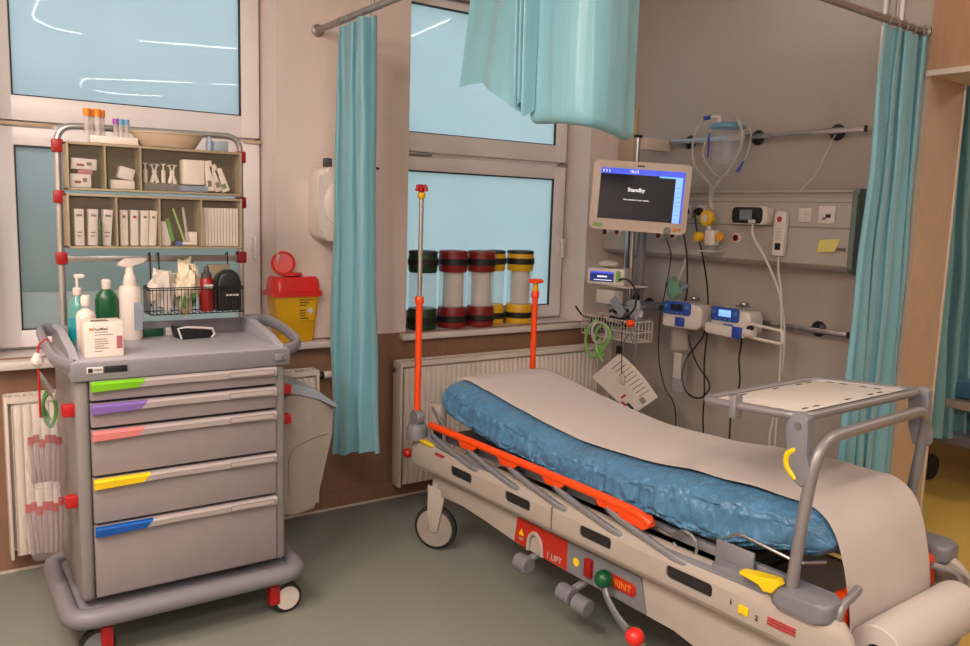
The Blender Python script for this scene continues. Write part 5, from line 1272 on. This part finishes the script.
# foot end: sockets, push frame, tray
for u in (-.36, .36):
    obj('post_socket', PR(rrect(u-.055, u+.055, -2.12, -1.935, .035), 'z', .505, .565, bev=.014, seg=3), 'bed_grey', bed)
ph = obj('push_frame', TB(fillet([L3(-.372, 1.985, .55), L3(-.365, 2.0, .80), L3(-.345, 2.015, 1.0), L3(.345, 2.0, 1.005), L3(.355, 1.975, .80), L3(.36, 1.95, .55)], .11, 8), .0175, seg=12), 'tube_grey', bed)
def tz(v): return 1.055-(1.965-v)*.055
def TP(u, v, dz=0): return L3(u, v, tz(v)+dz)
ty = obj('tray', TB(fillet([TP(0, 1.965), TP(.345, 1.965), TP(.285, 1.61), TP(-.345, 1.61), TP(-.345, 1.965), TP(-.001, 1.965)], .055, 5)[:-1], .0135, seg=10, closed=True), 'tube_grey', bed)
def tilt(bm):
    for v in bm.verts: v.co.z += tz(-v.co.y)-1.055
    return bm
obj('tray_board', tilt(PR([(-.325, -1.925), (.318, -1.925), (.265, -1.63), (-.325, -1.63)], 'z', 1.048, 1.058, bev=.002)), 'device_white', ty)
sl = bmesh.new()
for u in (-.24, -.18, .0, .14, .20):
    box(sl, u-.014, u+.014, -1.652, -1.643, 1.0575, 1.0590); box(sl, u-.010, u+.018, -1.905, -1.896, 1.0575, 1.0590)
for v in (1.69, 1.74, 1.81, 1.86):
    box(sl, -.310, -.300, -v-.012, -v+.012, 1.0575, 1.0590); box(sl, .262, .272, -v-.012, -v+.012, 1.0575, 1.0590)
obj('tray_hole_shade', tilt(sl), 'dark_slot', ty)  # dark blocks on the board paint the shade in its holes
obj('tray_gap', BX(-.32, .33, -1.950, -1.928, 1.046, 1.0565), 'dark_slot', ty)
for s in (-1, 1):
    obj('bracket', PR([(-1.995, 1.060), (-1.972, 1.072), (-1.94, 1.062), (-1.925, 1.03), (-1.935, .93), (-1.955, .875), (-1.985, .86), (-2.012, .885), (-2.010, .93), (-1.992, .96), (-1.995, 1.02)], 'x', .345*s, .372*s, bev=.005), 'bed_grey', ph)
    obj('bracket_bolt', LA([(.010, 0), (.010, .006*s)], L3(.372*s, 1.965, 1.035), axis='x', seg=12), 'steel', ph)
obj('yellow_grip', TB(smooth([L3(-.365, 1.960, .965), L3(-.37, 1.938, .945), L3(-.37, 1.940, .91), L3(-.365, 1.968, .880)], 5), .009, seg=8), 'yellow', ph)
obj('tray_clip', BX(-.365, -.328, -1.75, -1.725, 1.005, 1.075, bev=.004), 'bed_metal', ty)
# foot fittings: lever, wire loops, bumpers
obj('yellow_release', PR([(-1.845, .560), (-1.845, .572), (-1.90, .580), (-1.965, .590), (-1.975, .575), (-1.955, .545), (-1.925, .540), (-1.915, .562)], 'x', -.425, -.385, bev=.005), 'yellow', bed)
obj('release_block', BX(-.39, -.30, -1.92, -1.72, .49, .545, bev=.008), 'bed_grey', bed)
obj('wire_loop', TB(smooth([L3(-.345, 1.30, .60), L3(-.35, 1.42, .575), L3(-.35, 1.52, .555), L3(-.352, 1.58, .59), L3(-.352, 1.63, .575), L3(-.352, 1.63, .53), L3(-.352, 1.58, .515), L3(-.35, 1.54, .535)], 6), .0055, seg=8), 'steel', bed)
obj('bracket_plate', BX(-.345, -.335, -1.84, -1.70, .52, .605, bev=.01), 'bed_metal', bed)
obj('wire_support', TB(fillet([L3(-.31, 1.66, .60), L3(-.335, 1.70, .60), L3(-.335, 1.78, .645), L3(-.335, 1.98, .625), L3(-.26, 2.02, .625)], .02, 4), .006, seg=8), 'steel', bed)
obj('grab_loop', TB(smooth([L3(-.235, 2.11, .572), L3(-.29, 2.12, .566), L3(-.335, 2.12, .552), L3(-.352, 2.12, .517), L3(-.335, 2.12, .46), L3(-.295, 2.12, .40)], 6), .013, seg=10), 'tube_grey', bed)
ob = obj('foot_bumper', BX(-.31, .33, -2.085, -2.03, .42, .535, bev=.02, seg=3), 'orange', bed)
rh = obj('roll_holder', TB(fillet([L3(-.295, 2.11, .41), L3(-.30, 2.16, .405), L3(-.30, 2.180, .4045), L3(.305, 2.180, .405), L3(.305, 2.16, .50), L3(.25, 2.10, .52)], .03, 5), .0115, seg=10), 'tube_grey', bed)
obj('control_stickers', BX(-.4095, -.404, -1.875, -1.84, .435, .462, bev=.001), 'yellow', bed)
obj('lettering', text_bm('1', .022, L3(-.4098, 1.815, .458), tilt=R90), 'print_dark', bed); obj('lettering', text_bm('2', .022, L3(-.4098, 1.905, .445), tilt=R90), 'print_dark', bed)
wp = bmesh.new()
for i in range(3): box(wp, -.4105, -.4045, -2.03, -1.94, .462-i*.009, .4645-i*.009)
obj('warning_print', wp, 'ring_red', bed)
hs = bmesh.new(); box(hs, -.4100, -.404, -.27, -.20, .505, .509); box(hs, -.4100, -.404, -.26, -.20, .498, .501); obj('head_print', hs, 'ring_red', bed)

# ------------------------------------------------------------------ the neighbouring bay past the jamb
nb = thing('neighbour_bed', 'dark stretcher with red caster parts below the far curtain on the yellow floor', 'hospital bed', (2.1, -1.55, 0))
obj('base', BX(1.35, 2.9, -1.95, -1.30, .28, .36, bev=.03), 'bed_grey', nb); obj('deck', BX(1.3, 3.0, -2.0, -1.25, .52, .58, bev=.02), 'bed_white', nb)
obj('mattress', BX(1.32, 2.95, -1.95, -1.28, .585, .70, bev=.03), 'sheet_blue', nb)
obj('lift_column', BX(1.9, 2.2, -1.7, -1.5, .35, .53), 'dark_gray', nb)
for x in (1.48, 2.75):
    for y in (-1.90, -1.36):
        k = obj('caster', BX(x-.03, x+.03, y-.03, y+.03, .12, .30, bev=.01), 'red', nb)
        obj('tyre', LA([(.075, -.018), (.085, 0), (.075, .018)], (x, y-.05, .0855), axis='y'), 'dark_rubber', k)
obj('brake_pedal', BX(1.33, 1.47, -2.02, -1.94, .20, .25, bev=.01), 'red_lid', nb)
obj('side_rail', TB([(1.40, -2.03, .66), (2.6, -2.03, .66)], .02), 'orange', nb)
kk = bmesh.new(); box(kk, 1.9, 2.5, -.5, -.2, 0, .9, .01)
solo('low_cabinet', 'plain cabinet far back in the yellow-floored bay', 'cabinet', kk, 'bin_beige')

# ------------------------------------------------------------------ camera and colour
cam = bpy.data.cameras.new('camera'); co = bpy.data.objects.new('camera', cam); COL.objects.link(co)
F, yaw, pitch, roll = 815, .962, .134, .031
fw = Vector((math.cos(yaw)*math.cos(pitch), math.sin(yaw)*math.cos(pitch), -math.sin(pitch)))
r_ = fw.cross(Vector((0, 0, 1))).normalized(); u_ = r_.cross(fw)
c_, s_ = math.cos(roll), math.sin(roll)
r2, u2 = c_*r_+s_*u_, -s_*r_+c_*u_
m3 = Matrix((r2, u2, -fw)).transposed()
co.matrix_world = Matrix.Translation((-3.754, -3.905, 1.6)) @ m3.to_4x4()
cam.sensor_width = 36; cam.lens = F/970*36; cam.clip_start = .05
SC.camera = co
SC.view_settings.view_transform = 'Standard'; SC.view_settings.look = 'None'; SC.view_settings.gamma = 1
SC.view_settings.exposure = 0; SC.view_settings.use_curve_mapping = False
SC.cycles.use_denoising = True; SC.cycles.max_bounces = 10; SC.cycles.transparent_max_bounces = 24
SC.cycles.sample_clamp_indirect = 6
